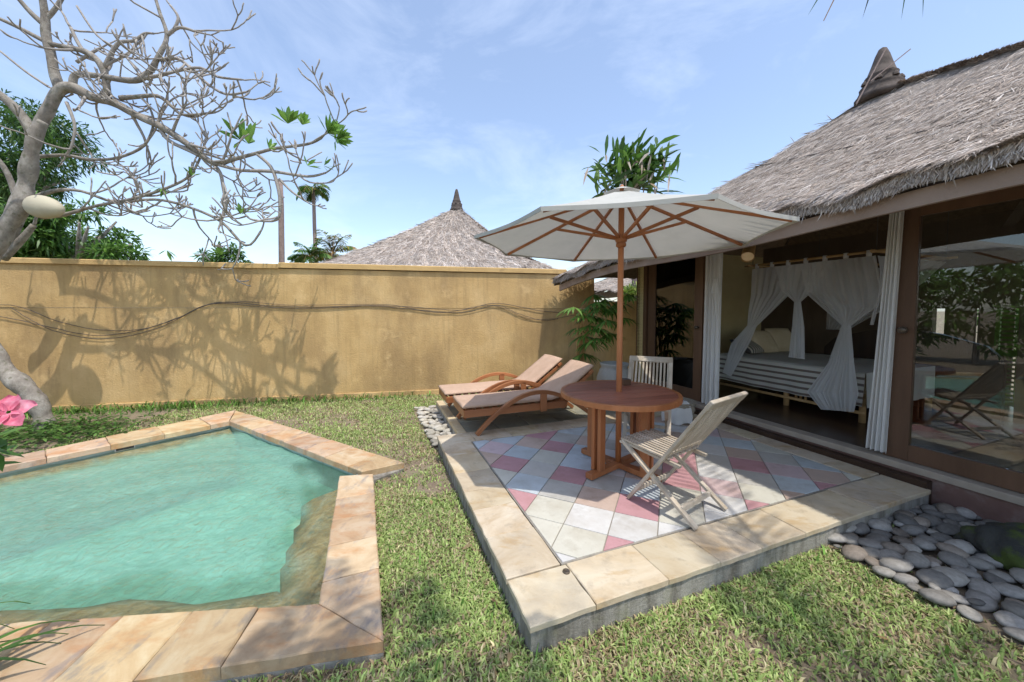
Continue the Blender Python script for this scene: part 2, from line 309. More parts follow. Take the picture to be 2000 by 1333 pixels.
# ------------------------------------------------------------------ layout
ZP = .17                                                  # patio top
PT0, PT1, PS0, PS1 = .66, 4.33, 1.50, 4.27                # patio extent in t and s
TT0, TT1, TS0, TS1 = 1.02, 4.06, 1.835, 3.94              # tiled field
PATIO = [H(PS0, PT0), H(PS0, PT1), H(PS1, PT1), H(PS1, PT0)]
PLAT = [H(4.27, .92), H(4.27, 3.6), H(6.0, 3.6), H(6.0, .92)]
ZC = .10                                                  # pool coping top
PIN = [Vector(p) for p in ((-4.03, 5.04, 0), (-1.545, 3.49, 0), (-1.64, 3.34, 0), (-1.04, 1.86, 0), (-6.75, 1.38, 0))]
POUT = [Vector(p) for p in ((-4.37, 5.60, 0), (-1.12, 3.65, 0), (-1.336, 3.38, 0), (-.615, 1.643, 0), (-7.35, .37, 0))]
PEBR = [gz(1600, 1060), gz(1690, 1000), H(1.5, 4.42), H(-.6, 4.42), H(-.6, 2.95), gz(1760, 1150)]
# ------------------------------------------------------------------ ground with a hole for the pool
def ground():
    bm = bmesh.new(); S = 900
    out = [bm.verts.new(p) for p in ((-S, -S, 0), (S, -S, 0), (S, S, 0), (-S, S, 0))]
    mid = [lerp(PIN[i], POUT[i], .4) for i in range(5)]
    inn = [bm.verts.new((p.x, p.y, 0)) for p in mid]
    es = [bm.edges.new((l[i], l[(i+1) % len(l)])) for l in (out, inn) for i in range(len(l))]
    bmesh.ops.triangle_fill(bm, edges=es, use_beauty=True)
    for f in bm.faces:
        if f.normal.z < 0: f.normal_flip()
    me = bpy.data.meshes.new('lawn'); bm.to_mesh(me); bm.free(); me.materials.append(MATS['soil']); o = bpy.data.objects.new('lawn', me); COL.objects.link(o); return struct(o)
ground()
#@@PART2
# ------------------------------------------------------------------ pool
ZW = -.005
pool = thing('swimming_pool', (PIN[3].x, PIN[3].y, 0), 'small garden pool with sandstone coping and pale green plaster', 'pool')
def basin():
    W_ = [lerp(PIN[i], POUT[i], .08) for i in range(5)]; n = 5
    top = [Vector((p.x, p.y, ZC-.045)) for p in W_]; mid = [Vector((p.x, p.y, -.24)) for p in W_]; bot = [Vector((p.x, p.y, -.80)) for p in W_]
    MB().add(top+mid, [(i, (i+1) % n, n+(i+1) % n, n+i) for i in range(n)]).build('wall_tile_band', 'pool_tile', pool)
    MB().add(mid+bot, [(i, (i+1) % n, n+(i+1) % n, n+i) for i in range(n)]+[tuple(n+i for i in range(n))]).build('basin', 'pool_plaster', pool)
basin()
def ledge(a, b, inward, wid, z, name, jag, seed):
    rr = random.Random(seed); n = 26; d = (b-a); m = MB(); rows = []
    for i in range(n+1):
        p = a+d*(i/n); w = wid*(1+jag*rr.uniform(-1, 1)); q = []
        for k, (f, dz) in enumerate(((-.03, .0), (.35, -.02), (.7, -.05), (1.0, -.11), (1.05, -.6))):
            v = p+inward*(w*f+.0); q.append(v+Vector((0, 0, z+dz+rr.uniform(-.02, .02)*jag*2)))
        rows.append(q)
    m.add([v for r_ in rows for v in r_], [(i*5+k, (i+1)*5+k, (i+1)*5+k+1, i*5+k+1) for i in range(n) for k in range(4)])
    m.build(name, 'pool_rock', pool, smooth=True)
def perp(a, b):
    d = (b-a).normalized(); return Vector((d.y, -d.x, 0))
ledge(PIN[4], PIN[0], perp(PIN[4], PIN[0]), .24, ZW-.012, 'stone_ledge', .05, 1)
ledge(PIN[2], PIN[3], perp(PIN[2], PIN[3]), .30, ZW-.02, 'stone_step', .10, 2)
ledge(PIN[3], PIN[4], perp(PIN[3], PIN[4]), .36, ZW-.02, 'stone_step', .18, 3)
def coping_strip(o0, o1, i0, i1, ks, seed):
    rr = random.Random(seed); skew = 0
    for a, b in zip(ks[:-1], ks[1:]):
        dd = (o1-o0).normalized(); g = .002
        def inn(k):                                     # square across the strip except at its two ends
            if k in (0.0, 1.0): return lerp(i0, i1, k)
            p = lerp(o0, o1, k); w = (i0-o0)-dd*(i0-o0).dot(dd); q = p+w+dd*skew*(.5-k)*0; t = max(.004, min(.996, (q-i0).dot(i1-i0)/(i1-i0).length_squared)); return lerp(i0, i1, t)
        e0 = g if a > 0 else 0; e1 = g if b < 1 else 0
        p = [lerp(o0, o1, a)+dd*g, lerp(o0, o1, b)-dd*g, inn(b)-dd*g, inn(a)+dd*g]
        m = MB(); m.rough_slab(p, .035, ZC+rr.uniform(-.004, .004), .007, .0035, rr)
        o = m.build('coping_stone', 'coping_stone', pool); v = rr.uniform(.82, 1.12); o.color = (v, v*rr.uniform(.93, 1.02), v*rr.uniform(.88, 1.05), 1)
ev = lambda n: [i/n for i in range(n+1)]
coping_strip(POUT[0], POUT[1], PIN[0], PIN[1]+(PIN[1]-PIN[0])*.03, ev(9), 1)
coping_strip(POUT[2], POUT[3], PIN[2], PIN[3], [0, .20, .37, .54, .72, 1.0], 2)
coping_strip(POUT[3], POUT[4], PIN[3], PIN[4], [0, .10, .148, .197, .245, .30, .36, .43, .5, .6, .7, .8, .9, 1], 3)
coping_strip(POUT[4], POUT[0], PIN[4], PIN[0], ev(13), 4)
MB().add([Vector((p.x, p.y, .034)) for p in POUT]+[Vector((p.x, p.y, -.05)) for p in POUT]+[lerp(PIN[i], POUT[i], .05)+Vector((0, 0, .034)) for i in range(5)], [(i, (i+1) % 5, 5+(i+1) % 5, 5+i) for i in range(5)]+[(i, (i+1) % 5, 10+(i+1) % 5, 10+i) for i in range(5)]).build('coping_bed', 'concrete', pool)
c = gz(237, 868, 0.0); d_ = (PIN[0]-PIN[4]).normalized(); q_ = PIN[4]+d_*((c-PIN[4]).dot(d_)); inw = perp(PIN[4], PIN[0])
sk = MB(); cc = q_-inw*.020+Vector((0, 0, .022))
for a, b, w, h in ((0, .022, .17, .010), (0, -.022, .17, .010), (-.08, 0, .010, .05), (.08, 0, .010, .05)): sk.box(cc+d_*a+Vector((0, 0, b)), (w, .012, h), d_, inw)
skm = sk.build('skimmer_frame', 'white_cloth', pool, label='small white rectangular skimmer frame'); MB().box(cc-inw*.003, (.15, .006, .036), d_, inw).build('opening', 'dark_grey', skm)
def water():
    P = [lerp(PIN[i], POUT[i], .09) for i in range(5)]; xs = [p.x for p in P]; ys = [p.y for p in P]; st_ = .045
    X = np.arange(min(xs), max(xs)+st_, st_); Y = np.arange(min(ys), max(ys)+st_, st_); gx, gy_ = np.meshgrid(X, Y)
    c = np.array([-2.6, 2.9]); dx, dy = gx-c[0], gy_-c[1]; r = np.hypot(dx*.8, dy*1.3); th = np.arctan2(dy, dx)
    Z = ZW+.006*np.sin(r*9+th*2+1.3*np.sin(gx*2))+.005*np.sin(r*17-th*3+2*np.sin(gy_*3))+.003*np.sin(gx*23+gy_*31)+.0015*np.sin(gx*37-gy_*19+r*6)
    V = np.stack([gx, gy_, Z], -1).reshape(-1, 3); nx, ny = len(X), len(Y)
    cen = np.stack([gx[:-1, :-1]+st_/2, gy_[:-1, :-1]+st_/2], -1).reshape(-1, 2)
    ok = inpoly(cen, [(p.x, p.y) for p in [lerp(PIN[i], POUT[i], .22) for i in range(5)]])
    idx = np.arange(nx*ny).reshape(ny, nx); q = np.stack([idx[:-1, :-1], idx[:-1, 1:], idx[1:, 1:], idx[1:, :-1]], -1).reshape(-1, 4)[ok]
    me = bpy.data.meshes.new('pool_water'); me.from_pydata(V.tolist(), [], q.tolist()); me.materials.append(MATS['water'])
    dep = np.ones(len(V))                                  # how deep the water is under each point: thin over the stone ledges
    for a, b, w, j in ((PIN[4], PIN[0], .25, .03), (PIN[2], PIN[3], .30, .07), (PIN[3], PIN[4], .34, .07)):
        nr_ = perp(a, b); d = (V[:, 0]-a.x)*nr_.x+(V[:, 1]-a.y)*nr_.y+j*(np.sin(V[:, 0]*9)+np.sin(V[:, 1]*11+1)+.6*np.sin(V[:, 0]*27+V[:, 1]*21)); dep = np.minimum(dep, np.clip((d-w+.10)/.26, 0, 1))
    at = me.attributes.new('depth', 'FLOAT', 'POINT'); at.data.foreach_set('value', dep.astype(np.float32))
    me.polygons.foreach_set('use_smooth', [True]*len(me.polygons)); me.update()
    o = bpy.data.objects.new('pool_water', me); COL.objects.link(o); struct(o)
water()

# ------------------------------------------------------------------ patio
def q4(s0, s1, t0, t1): return [H(s0, t0), H(s0, t1), H(s1, t1), H(s1, t0)]
pm = MB(); pm.slab(q4(PS0+.012, PS1, PT0+.012, PT1), -.02, ZP-.032, .004); patio = struct(pm.build('patio', 'concrete'))
MB().slab(q4(TS0-.012, TS1+.012, TT0-.012, TT1+.012), ZP-.04, ZP-.007, .001).build('grout_bed', 'grout', patio)
TS = .305; AD = Vector((math.cos(TH+PI/4), -math.sin(TH+PI/4), 0)); BD = Vector((math.sin(TH+PI/4), math.cos(TH+PI/4), 0)); TO = Vector((.640, 2.335, 0))
TCOL = {'W': (.63, .62, .60), 'C': (.58, .56, .48), 'P': (.50, .275, .29), 'L': (.57, .44, .44), 'T': (.55, .42, .345), 'B': (.50, .55, .57), 'G': (.48, .46, .42)}
TMAP = {(-1, -1): 'C', (0, -1): 'P', (-2, -1): 'C', (-1, -2): 'W', (-2, -2): 'W', (-2, 0): 'C', (-1, 0): 'W', (0, 0): 'W', (-3, 0): 'P', (-1, 1): 'T', (-2, 1): 'G', (-3, 1): 'B', (0, 1): 'P', (-4, 1): 'C', (-4, 2): 'P', (-3, 2): 'G', (-2, 2): 'P', (-1, 2): 'G', (-5, 2): 'T', (-3, 3): 'C', (-4, 3): 'B', (-5, 3): 'L', (-2, 3): 'B', (-3, 4): 'P', (-4, 4): 'T', (-5, 4): 'B', (-6, 3): 'B', (-2, 4): 'B', (-3, 5): 'G', (-4, 5): 'P', (-2, 5): 'T',
        (1, 0): 'W', (1, 1): 'C', (2, 1): 'W', (2, 2): 'W', (1, 2): 'C', (3, 2): 'P', (3, 3): 'C', (2, 3): 'L', (2, 4): 'W', (3, 4): 'G', (4, 4): 'B', (4, 3): 'T', (3, 5): 'P', (4, 5): 'L', (5, 5): 'T', (5, 4): 'P', (3, 6): 'T', (4, 6): 'G', (3, 7): 'B', (4, 7): 'C', (5, 6): 'B', (2, 5): 'G', (6, 5): 'C', (0, 2): 'B', (0, 3): 'T', (1, 3): 'P', (-1, 3): 'W', (0, 4): 'W'}
def clip(poly, f):
    out = []
    for i in range(len(poly)):
        a, b = poly[i-1], poly[i]; fa, fb = f(a), f(b)
        if (fa >= 0) != (fb >= 0): out.append(a+(b-a)*(fa/(fa-fb)))
        if fb >= 0: out.append(b)
    return out
rt = random.Random(5); tile_me = None
for i in range(-9, 12):
    for j in range(-6, 14):
        g = .0035; pl = [TO+(AD*(i+a)+BD*(j+b))*TS for a, b in ((0, 0), (1, 0), (1, 1), (0, 1))]; cen = (pl[0]+pl[2])/2
        pl = [p+(cen-p).normalized()*g*1.4 for p in pl]; full = True
        for f in (lambda p: p.dot(DS)-TS0, lambda p: TS1-p.dot(DS), lambda p: p.dot(DT)-TT0, lambda p: TT1-p.dot(DT)):
            if pl and any(f(p) < 0 for p in pl): full = False; pl = clip(pl, f)
        if len(pl) < 3: continue
        ar = abs(sum(a.x*b.y-b.x*a.y for a, b in zip(pl, pl[1:]+pl[:1])))/2
        if ar < .0006: continue
        if full:
            if tile_me is None:
                o = MB().slab([p-cen for p in pl], ZP-.03, ZP, .002).build('tile', 'tile', patio); tile_me = o.data
            else: o = bpy.data.objects.new('tile', tile_me); COL.objects.link(o); o.parent = patio
            o.location = cen+Vector((0, 0, rt.uniform(-.001, .001))); o.rotation_euler = (rt.uniform(-.002, .002), rt.uniform(-.002, .002), 0)
        else: o = MB().slab(pl, ZP-.03, ZP+rt.uniform(-.001, .001), .002).build('tile', 'tile', patio)
        k = TMAP.get((i, j)) or rt.choice('WCPLTBGBTW'); v = rt.uniform(.93, 1.05); o.color = (*[x*v for x in TCOL[k]], 1)
def border(s0, s1, t0, t1, n, along_s, seed):
    rr = random.Random(seed); cuts = [0]+[(k+rr.uniform(-.12, .12))/n for k in range(1, n)]+[1]
    for a, b in zip(cuts[:-1], cuts[1:]):
        e = .002
        p = q4(lerp(s0, s1, a)+e, lerp(s0, s1, b)-e, t0, t1) if along_s else q4(s0, s1, lerp(t0, t1, a)+e, lerp(t0, t1, b)-e)
        o = MB().rough_slab(p, ZP-.034, ZP+rr.uniform(-.003, .003), .005, .003, rr).build('border_stone', 'sandstone', patio); v = rr.uniform(.9, 1.06); o.color = (v, v*rr.uniform(.97, 1.0), v*rr.uniform(.93, 1.02), 1)
border(PS0, TS0-.02, PT0, PT1, 9, False, 1)
border(TS0-.012, TS1+.02, PT0, TT0-.02, 6, True, 2)
border(TS1+.02, PS1, PT0, 4.05, 8, False, 3)
border(TS0-.012, PS1, TT1+.012, PT1, 7, True, 4)
dc = gz(1106, 1117, ZP); dr = MB(); dr.lathe([(.021, -.01), (.021, .005), (.017, .008), (.013, .004)], dc, 16)
tag(dr.build('drain_cap', 'brass', org=dc, smooth=True), 'small round rusty drain cap at the tiled corner of the patio', 'drain cap')

# lounger platform, its kerb and its slabs
plat = struct(MB().slab(PLAT, -.02, ZP-.045, .004).build('lounger_platform', 'concrete'))
ks = 4.285
for s0, s1 in ((4.285, 4.60), (4.60, 5.05), (5.05, 5.5), (5.5, 5.99)):
    o = MB().slab(q4(s0+.004, s1-.004, .92, 1.03), ZP-.05, ZP-.004, .006).build('kerb_stone', 'sandstone', plat); o.color = (1.05, .98, .82, 1)
rp = random.Random(11)
for a in range(6):
    for b in range(4):
        o = MB().slab(q4(4.285+b*.43+.004, 4.285+b*.43+.424, 1.035+a*.43, 1.035+a*.43+.424), ZP-.05, ZP-.012+rp.uniform(-.003, .003), .005).build('slab', 'slate', plat); v = rp.uniform(.8, 1.2); o.color = (v, v, v*.95, 1)

# ------------------------------------------------------------------ pebbles
def pebble_mesh(seed):
    rr = random.Random(seed); bm = bmesh.new(); bmesh.ops.create_icosphere(bm, subdivisions=2, radius=1); ph = [rr.uniform(0, 6) for _ in range(4)]
    for v in bm.verts:
        k = 1+.08*math.sin(2*v.co.x+ph[0])+.07*math.sin(2.5*v.co.y+ph[1])+.04*math.sin(4*v.co.x+3*v.co.y+ph[2]); v.co = Vector((v.co.x*k*.5, v.co.y*k*.36, v.co.z*k*.19))
    me = bpy.data.meshes.new('stone'); bm.to_mesh(me); bm.free(); me.polygons.foreach_set('use_smooth', [True]*len(me.polygons)); me.materials.append(MATS['pebble']); return me
PEB = [pebble_mesh(i) for i in range(7)]
def pebbles(name, poly, dmin, size, seed, cols, zmax=.03, maxn=300, avoid=None, small=0):
    bed = struct(MB().slab(poly, -.02, .012, .004).build(name, 'soil')); rr = random.Random(seed); pts = []; xs = [p.x for p in poly]; ys = [p.y for p in poly]; pp = [(p.x, p.y) for p in poly]
    for _ in range(16000):
        p = (rr.uniform(min(xs), max(xs)), rr.uniform(min(ys), max(ys)))
        if not inpoly(np.array([p]), pp)[0] or (avoid and avoid(p)): continue
        if all((p[0]-q[0])**2+(p[1]-q[1])**2 > dmin*dmin for q in pts): pts.append(p)
        if len(pts) >= maxn: break
    sm = []
    for _ in range(small*8):
        p = (rr.uniform(min(xs), max(xs)), rr.uniform(min(ys), max(ys)))
        if len(sm) < small and inpoly(np.array([p]), pp)[0] and not (avoid and avoid(p)) and all((p[0]-q[0])**2+(p[1]-q[1])**2 > (dmin*.52)**2 for q in pts+sm): sm.append(p)
    for p in pts+sm:
        o = bpy.data.objects.new('stone', rr.choice(PEB)); COL.objects.link(o); o.parent = bed; k = size*rr.uniform(.75, 1.25)*(.5 if p in sm else 1)
        o.scale = (k, k*rr.uniform(.85, 1.15), k*rr.uniform(.85, 1.1)); o.rotation_euler = (rr.uniform(-.22, .22), rr.uniform(-.22, .22), rr.uniform(-.5, .8)); o.location = (p[0], p[1], .012+k*.14+rr.uniform(0, zmax)); v = rr.uniform(.75, 1.25); c = rr.choice(cols); o.color = (c[0]*v, c[1]*v, c[2]*v, 1)
rock_c = gz(1955, 1105)
pebbles('pebble_bed', PEBR, .094, .158, 3, [(.85, .84, .82), (1.0, .98, .93), (.68, .67, .66), (.95, .84, .74), (1.15, 1.13, 1.1)], small=110, avoid=lambda p: (p[0]-rock_c.x-.1)**2+(p[1]-rock_c.y)**2 < .03)
pebbles('pebble_strip', [H(4.25, .66), H(4.25, .90), H(6.1, .90), H(6.1, .60)], .085, .13, 4, [(1.6, 1.55, 1.35), (1.8, 1.75, 1.6), (1.3, 1.25, 1.1)])
pebbles('pebble_corner', [H(4.32, 3.62), H(4.32, 4.25), H(5.6, 4.25), H(5.6, 3.62)], .095, .14, 6, [(.8, .8, .8), (1.1, 1.1, 1.05)])
bm = bmesh.new(); bmesh.ops.create_icosphere(bm, subdivisions=4, radius=1)
for v in bm.verts:
    k = 1+.13*math.sin(3*v.co.x+1)+.10*math.sin(4*v.co.y+2*v.co.z)+.07*math.sin(9*v.co.x+7*v.co.y)+.05*math.sin(13*v.co.y-8*v.co.z); v.co = Vector((v.co.x*.30*k, v.co.y*.21*k, v.co.z*.15*k))
me = bpy.data.meshes.new('mossy_rock'); bm.to_mesh(me); bm.free(); me.materials.append(MATS['moss_rock']); me.polygons.foreach_set('use_smooth', [True]*len(me.polygons)); o = bpy.data.objects.new('mossy_rock', me); COL.objects.link(o); o.location = rock_c+Vector((.15, .0, .08)); o.rotation_euler = (0, .1, -.3)
tag(o, 'dark rock with green moss lying among the grey pebbles', 'rock')

# ------------------------------------------------------------------ garden walls
WTOP = 2.52
w0 = WA+WD*(-9.5); w1 = gw(1160, 607)
gwall = thing('garden_wall', WA, 'long ochre plaster garden wall behind the pool, with coping and plinth', 'wall')
def wbox(p, q, off0, off1, z0, z1): return [p+WN*off0, q+WN*off0, q+WN*off1, p+WN*off1], z0, z1
kx = gw(548, 607)
def wslab(name, mat, p, q, o0, o1, z0, z1, par, bev=.006, lab=None):
    return MB().slab([p+WN*o0, q+WN*o0, q+WN*o1, p+WN*o1], z0, z1, bev).build(name, mat, par, label=lab)
wslab('wall_panel', 'plaster', w0, w1, 0, -.18, -.1, 1.72, gwall, .006)
wslab('wall_panel', 'plaster', w0, w1, .004, -.18, 1.722, WTOP-.09, gwall, .003)
wslab('plinth', 'plaster', w0, w1, .025, -.02, -.1, .10, gwall)
wslab('coping', 'coping_plaster', w0, kx, .045, -.22, WTOP-.09, WTOP-.005, gwall, .012)
wslab('coping', 'coping_plaster', kx, gw(1105, 607), .045, -.22, WTOP-.075, WTOP+.02, gwall, .012)
# side wall towards the house
sw0 = w1+WN*.0; sw1 = H(5.55, 4.75)
sd = (sw1-sw0).normalized(); sn = Vector((sd.y, -sd.x, 0))
swall = thing('side_wall', sw0, 'lower ochre wall between the garden wall and the house', 'wall')
MB().slab([sw0, sw1, sw1-sn*.15, sw0-sn*.15], -.1, 1.80, .006).build('wall_panel', 'plaster', swall)
MB().slab([sw0+sn*.03, sw1+sn*.03, sw1-sn*.18, sw0-sn*.18], 1.80, 1.86, .01).build('coping', 'coping_plaster', swall)
# cables clipped along the wall
def cable(pxs, seed, label, r=.0055, off=.02):
    rr = random.Random(seed); P = [gw(x, y, off) for x, y in pxs]; pts = []
    for i in range(len(P)-1):
        p0, p1, p2, p3 = P[max(i-1, 0)], P[i], P[i+1], P[min(i+2, len(P)-1)]
        for k in range(8):
            u = k/8; pts.append(.5*((2*p1)+(p2-p0)*u+(2*p0-5*p1+4*p2-p3)*u*u+(3*p1-p0-3*p2+p3)*u**3)+Vector((0, 0, rr.uniform(-.004, .004))))
    tag(MB().tube(pts+[P[-1]], r, 6).build('cable', 'cable', smooth=True, org=P[0]), label, 'cable', 'cables slung along the garden wall')
cable([(-60, 612), (20, 622), (100, 640), (180, 655), (260, 648), (340, 625), (420, 592), (520, 597), (620, 600), (720, 597), (800, 600), (900, 606), (970, 593), (1060, 608), (1130, 612)], 1, 'uppermost dark cable slung along the ochre wall')
cable([(-60, 600), (15, 596), (60, 607), (120, 630), (200, 645), (280, 643), (350, 620), (415, 594), (520, 600), (620, 603), (720, 598), (800, 604), (900, 611), (970, 597), (1010, 612), (1060, 626), (1100, 620), (1130, 614)], 2, 'dark cable with a loop hanging at the wall beside the eave', .005)
cable([(20, 600), (60, 625), (110, 648), (190, 662), (260, 655), (330, 632), (400, 598), (470, 590), (560, 596), (640, 596), (760, 596), (860, 611), (960, 597), (1030, 622), (1090, 623)], 3, 'lowest dark cable sagging along the wall behind the frangipani', .0045)

# ------------------------------------------------------------------ thatch
STRAW = [(.44, .375, .325), (.54, .475, .42), (.66, .595, .54), (.48, .39, .32), (.26, .21, .175), (.58, .485, .40)]
def thatch_face(fn, n, ln, wd, parent, fl=None, cols=STRAW, name='thatch_straw', rows=0):
    """fn(u, v): v 0 at the eave, 1 at the ridge (arrays)"""
    u = RNG.random(n); v = 1-np.sqrt(1-RNG.random(n)*.999) if fl is None else fl(n)
    if rows: kr = rows*(1+.0*u); v = np.clip((np.floor(v*kr)+RNG.random(n)**1.7*.9)/kr, 0, .995)
    P = fn(u, v); e = 1e-3; dv = fn(u, np.clip(v-e, -1, 1))-fn(u, v+e); dv /= np.linalg.norm(dv, axis=1, keepdims=True)+1e-9
    du = fn(u+e, v)-fn(u-e, v); du /= np.linalg.norm(du, axis=1, keepdims=True)+1e-9
    N = np.cross(dv, du); N *= np.sign(N[:, 2:3]); a = RNG.normal(0, .5, (n, 1)); D = dv*np.cos(a)+du*np.sin(a); S = np.cross(N, D)
    l = ln*(.5+RNG.random((n, 1))); lift = RNG.random((n, 1))**2*.07*l+.015*l
    return strips(name, P+N*(.004+RNG.random((n, 1))*.03), S*wd*(.5+RNG.random((n, 1)))*.5, D*l*.6+N*lift*.8, D*l+N*lift*.6-np.array([[0, 0, 1]])*l*.06, 'thatch', pal(n, cols, .2), parent)
def vv(p): return np.array(p)[None, :]
def bil(E0, E1, T0, T1, sag=.1, droop=None):
    E0, E1, T0, T1 = map(vv, (E0, E1, T0, T1))
    def fn(u, v):
        u = np.asarray(u, float)[:, None]; v = np.asarray(v, float)[:, None]; p = (E0*(1-u)+E1*u)*(1-v)+(T0*(1-u)+T1*u)*v
        z = -sag*np.sin(np.clip(v, 0, 1)*PI)+.035*np.sin(u*37+v*9)*np.sin(v*21+u*5)*.7+.02*np.sin(u*90+v*30)
        if droop is not None: z = z-droop(u)*(1-v)
        return p+np.concatenate([0*z, 0*z, z], 1)
    return fn
def face_mesh(fn, nu, nv, dz=0):
    u, v = np.meshgrid(np.linspace(0, 1, nu+1), np.linspace(0, 1, nv+1)); P = fn(u.ravel(), v.ravel()); P[:, 2] += dz
    return MB().add(P.tolist(), [(j*(nu+1)+i, j*(nu+1)+i+1, (j+1)*(nu+1)+i+1, (j+1)*(nu+1)+i) for j in range(nv) for i in range(nu)])

# ------------------------------------------------------------------ the bungalow
TF, ZF, TE = 4.5, .30, 3.40                               # facade plane, floor level, eave
house = thing('thatched_bungalow', H(2, TF, 0), 'thatched villa bungalow with open sliding doors facing the patio', 'house')
SE, SN, SA = 6.55, -2.7, 2.92
ZE, ZR, ZA, TR = 2.50, 3.80, 4.68, 6.5
def eave_up(s): k = np.clip((3.3-np.asarray(s, float))/2.5, 0, 1); return .11*k*k*(3-2*k)
roof = MB(); A0 = H(SN, TR, ZR); A1 = H(SA, TR, ZA); E0 = H(SN, TE, ZE); E1 = H(SE, TE, ZE); B0 = H(SN, 9.4, ZE); B1 = H(SE, 9.4, ZE)
ff = bil(E0, E1, A0, A1, .10, lambda u: .22*np.clip((u-.72)/.28, 0, 1)**2-eave_up(SN+(SE-SN)*u))
fh = bil(E1, B1, A1, A1, .10, lambda u: .22*np.clip(1-u/.3, 0, 1)**2); fb = bil(B1, B0, A1, A0, .1)
for f_, a, b in ((ff, 60, 16), (fh, 30, 16), (fb, 20, 8)):
    m_ = face_mesh(f_, a, b); roof.add(m_.v, m_.f)
rf = roof.build('roof', 'thatch_base', house, smooth=True)
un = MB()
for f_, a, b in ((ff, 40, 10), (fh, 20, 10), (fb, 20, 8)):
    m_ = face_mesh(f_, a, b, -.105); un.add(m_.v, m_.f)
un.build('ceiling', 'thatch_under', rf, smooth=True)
def band(fn, n, top, bot, ins):
    u = np.linspace(0, 1, n+1); a = fn(u, np.zeros(n+1)); b = fn(u, np.full(n+1, ins)); a = a+np.array([[0, 0, top]]); b = b+np.array([[0, 0, bot]])
    return a, b
eb = MB()
for f_, n in ((ff, 60), (fh, 30), (fb, 20)):
    a, b = band(f_, n, .0, -.107, 0.0); eb.add(a.tolist()+b.tolist(), [(i, i+1, n+2+i, n+1+i) for i in range(n)])
eb.build('eave_edge', 'thatch_base', rf)
thatch_face(ff, 110000, .10, .0065, rf, rows=24); thatch_face(ff, 60000, .07, .006, rf); thatch_face(fh, 16000, .14, .010, rf, rows=24)
thatch_face(ff, 16000, .09, .006, rf, fl=lambda n: RNG.random(n)*.03, name='eave_straw')
# ridge roll of tufted thatch
n = 5000; u = RNG.random(n)*.97; rp_ = np.array(A0)[None]*(1-u[:, None])+np.array(A1)[None]*u[:, None]; ang = RNG.uniform(-1.3, 1.3, n)[:, None]
rad = np.array(DT)[None]*np.sin(ang)+np.array([[0, 0, 1.]])*np.cos(ang); tn = np.array(DS)[None]*RNG.normal(0, .5, (n, 1))+rad*.35+np.array(DT)[None]*np.sign(ang)*.6
strips('ridge_straw', rp_+rad*.045-np.array([[0, 0, .05]]), np.array(DS)[None]*.007*np.ones((n, 1)), tn*.07, tn*.13-np.array([[0, 0, .03]]), 'thatch', pal(n, STRAW, .2), rf)
# hanging fringe along the eave
n = 22000; u = np.sort(RNG.random(n)); P = ff(u, np.zeros(n)); P[:, 2] -= RNG.random(n)*.085-.01; l = .02+.04*RNG.random((n, 1))+.07*(RNG.random((n, 1)) > .988)
dn = np.array([[0, 0, -1.]])+np.array(DT)[None]*RNG.normal(-.28, .22, (n, 1))+np.array(DS)[None]*RNG.normal(0, .35, (n, 1))
strips('eave_fringe', P-np.array(DT)[None]*.012, np.array(DS)[None]*.004*np.ones((n, 1)), dn*l*.6, dn*l, 'thatch', pal(n, STRAW, .2), rf)
# finial
def finial(base, r, h, par, tilt=0):
    m = MB(); prof = [(r, 0), (r*1.02, h*.06), (r*.93, h*.10), (r*.80, h*.22), (r*.84, h*.25), (r*.74, h*.28), (r*.62, h*.42), (r*.65, h*.45), (r*.56, h*.48), (r*.40, h*.68), (r*.28, h*.85), (r*.16, h*.97), (r*.05, h)]
    m.lathe(prof, base, 20); f_ = m.build('finial', 'clay_finial', par, smooth=True)
    for k in range(7):
        a = k*2*PI/7+.2; rr = r*.70; MB().lathe([(r*.16, 0), (r*.13, r*.10), (r*.05, r*.22)], Vector(base)+Vector((rr*math.cos(a), rr*math.sin(a), h*.30)), 7).build('knob', 'clay_finial', f_)
    return f_
fz = finial(A1-Vector((0, 0, .12)), .265, .68, rf)
for a, b in (((-.30, -.16, .02), (.16, -.20, .40)), ((-.44, -.12, -.25), (-.10, -.14, .45))):
    MB().bar(A1+Vector(a), A1+Vector(b), .012, .012).build('stick', 'dead_trunk', fz)
# fascia and rafters under the eave
fs0, fs1 = H(SN, TE+.08, 2.285), H(SE-.12, TE+.08, 2.285)
fas = MB(); nF = 30
for k in range(nF):
    a, b = k/nF, (k+1)/nF; za = -.22*max(0, (a-.72)/.28)**2+float(eave_up(lerp(SN, SE, a))); zb = -.22*max(0, (b-.72)/.28)**2+float(eave_up(lerp(SN, SE, b)))
    p, q = lerp(fs0, fs1, a)+Vector((0, 0, za)), lerp(fs0, fs1, b)+Vector((0, 0, zb)); fas.add([p-DT*.02, q-DT*.02, q+DT*.02, p+DT*.02]+[v+Vector((0, 0, .115)) for v in (p-DT*.02, q-DT*.02, q+DT*.02, p+DT*.02)], [(0, 1, 5, 4), (1, 2, 6, 5), (2, 3, 7, 6), (3, 0, 4, 7), (0, 3, 2, 1), (4, 5, 6, 7)])
fas.build('fascia', 'fascia_wood', rf)
for k in range(11):
    u_ = .15+k*.078; q0, q1 = [Vector(ff(np.array([u_]), np.array([v]))[0])-Vector((0, 0, .15)) for v in (.03, .75)]; m_ = lerp(q0, q1, .5); qm = Vector(ff(np.array([u_]), np.array([.39]))[0])-Vector((0, 0, .15))
    ra2 = MB(); ra2.bar(q0, qm, .07, .06); ra2.bar(qm, q1, .07, .06); ra2.build('rafter', 'dark_wood', rf)
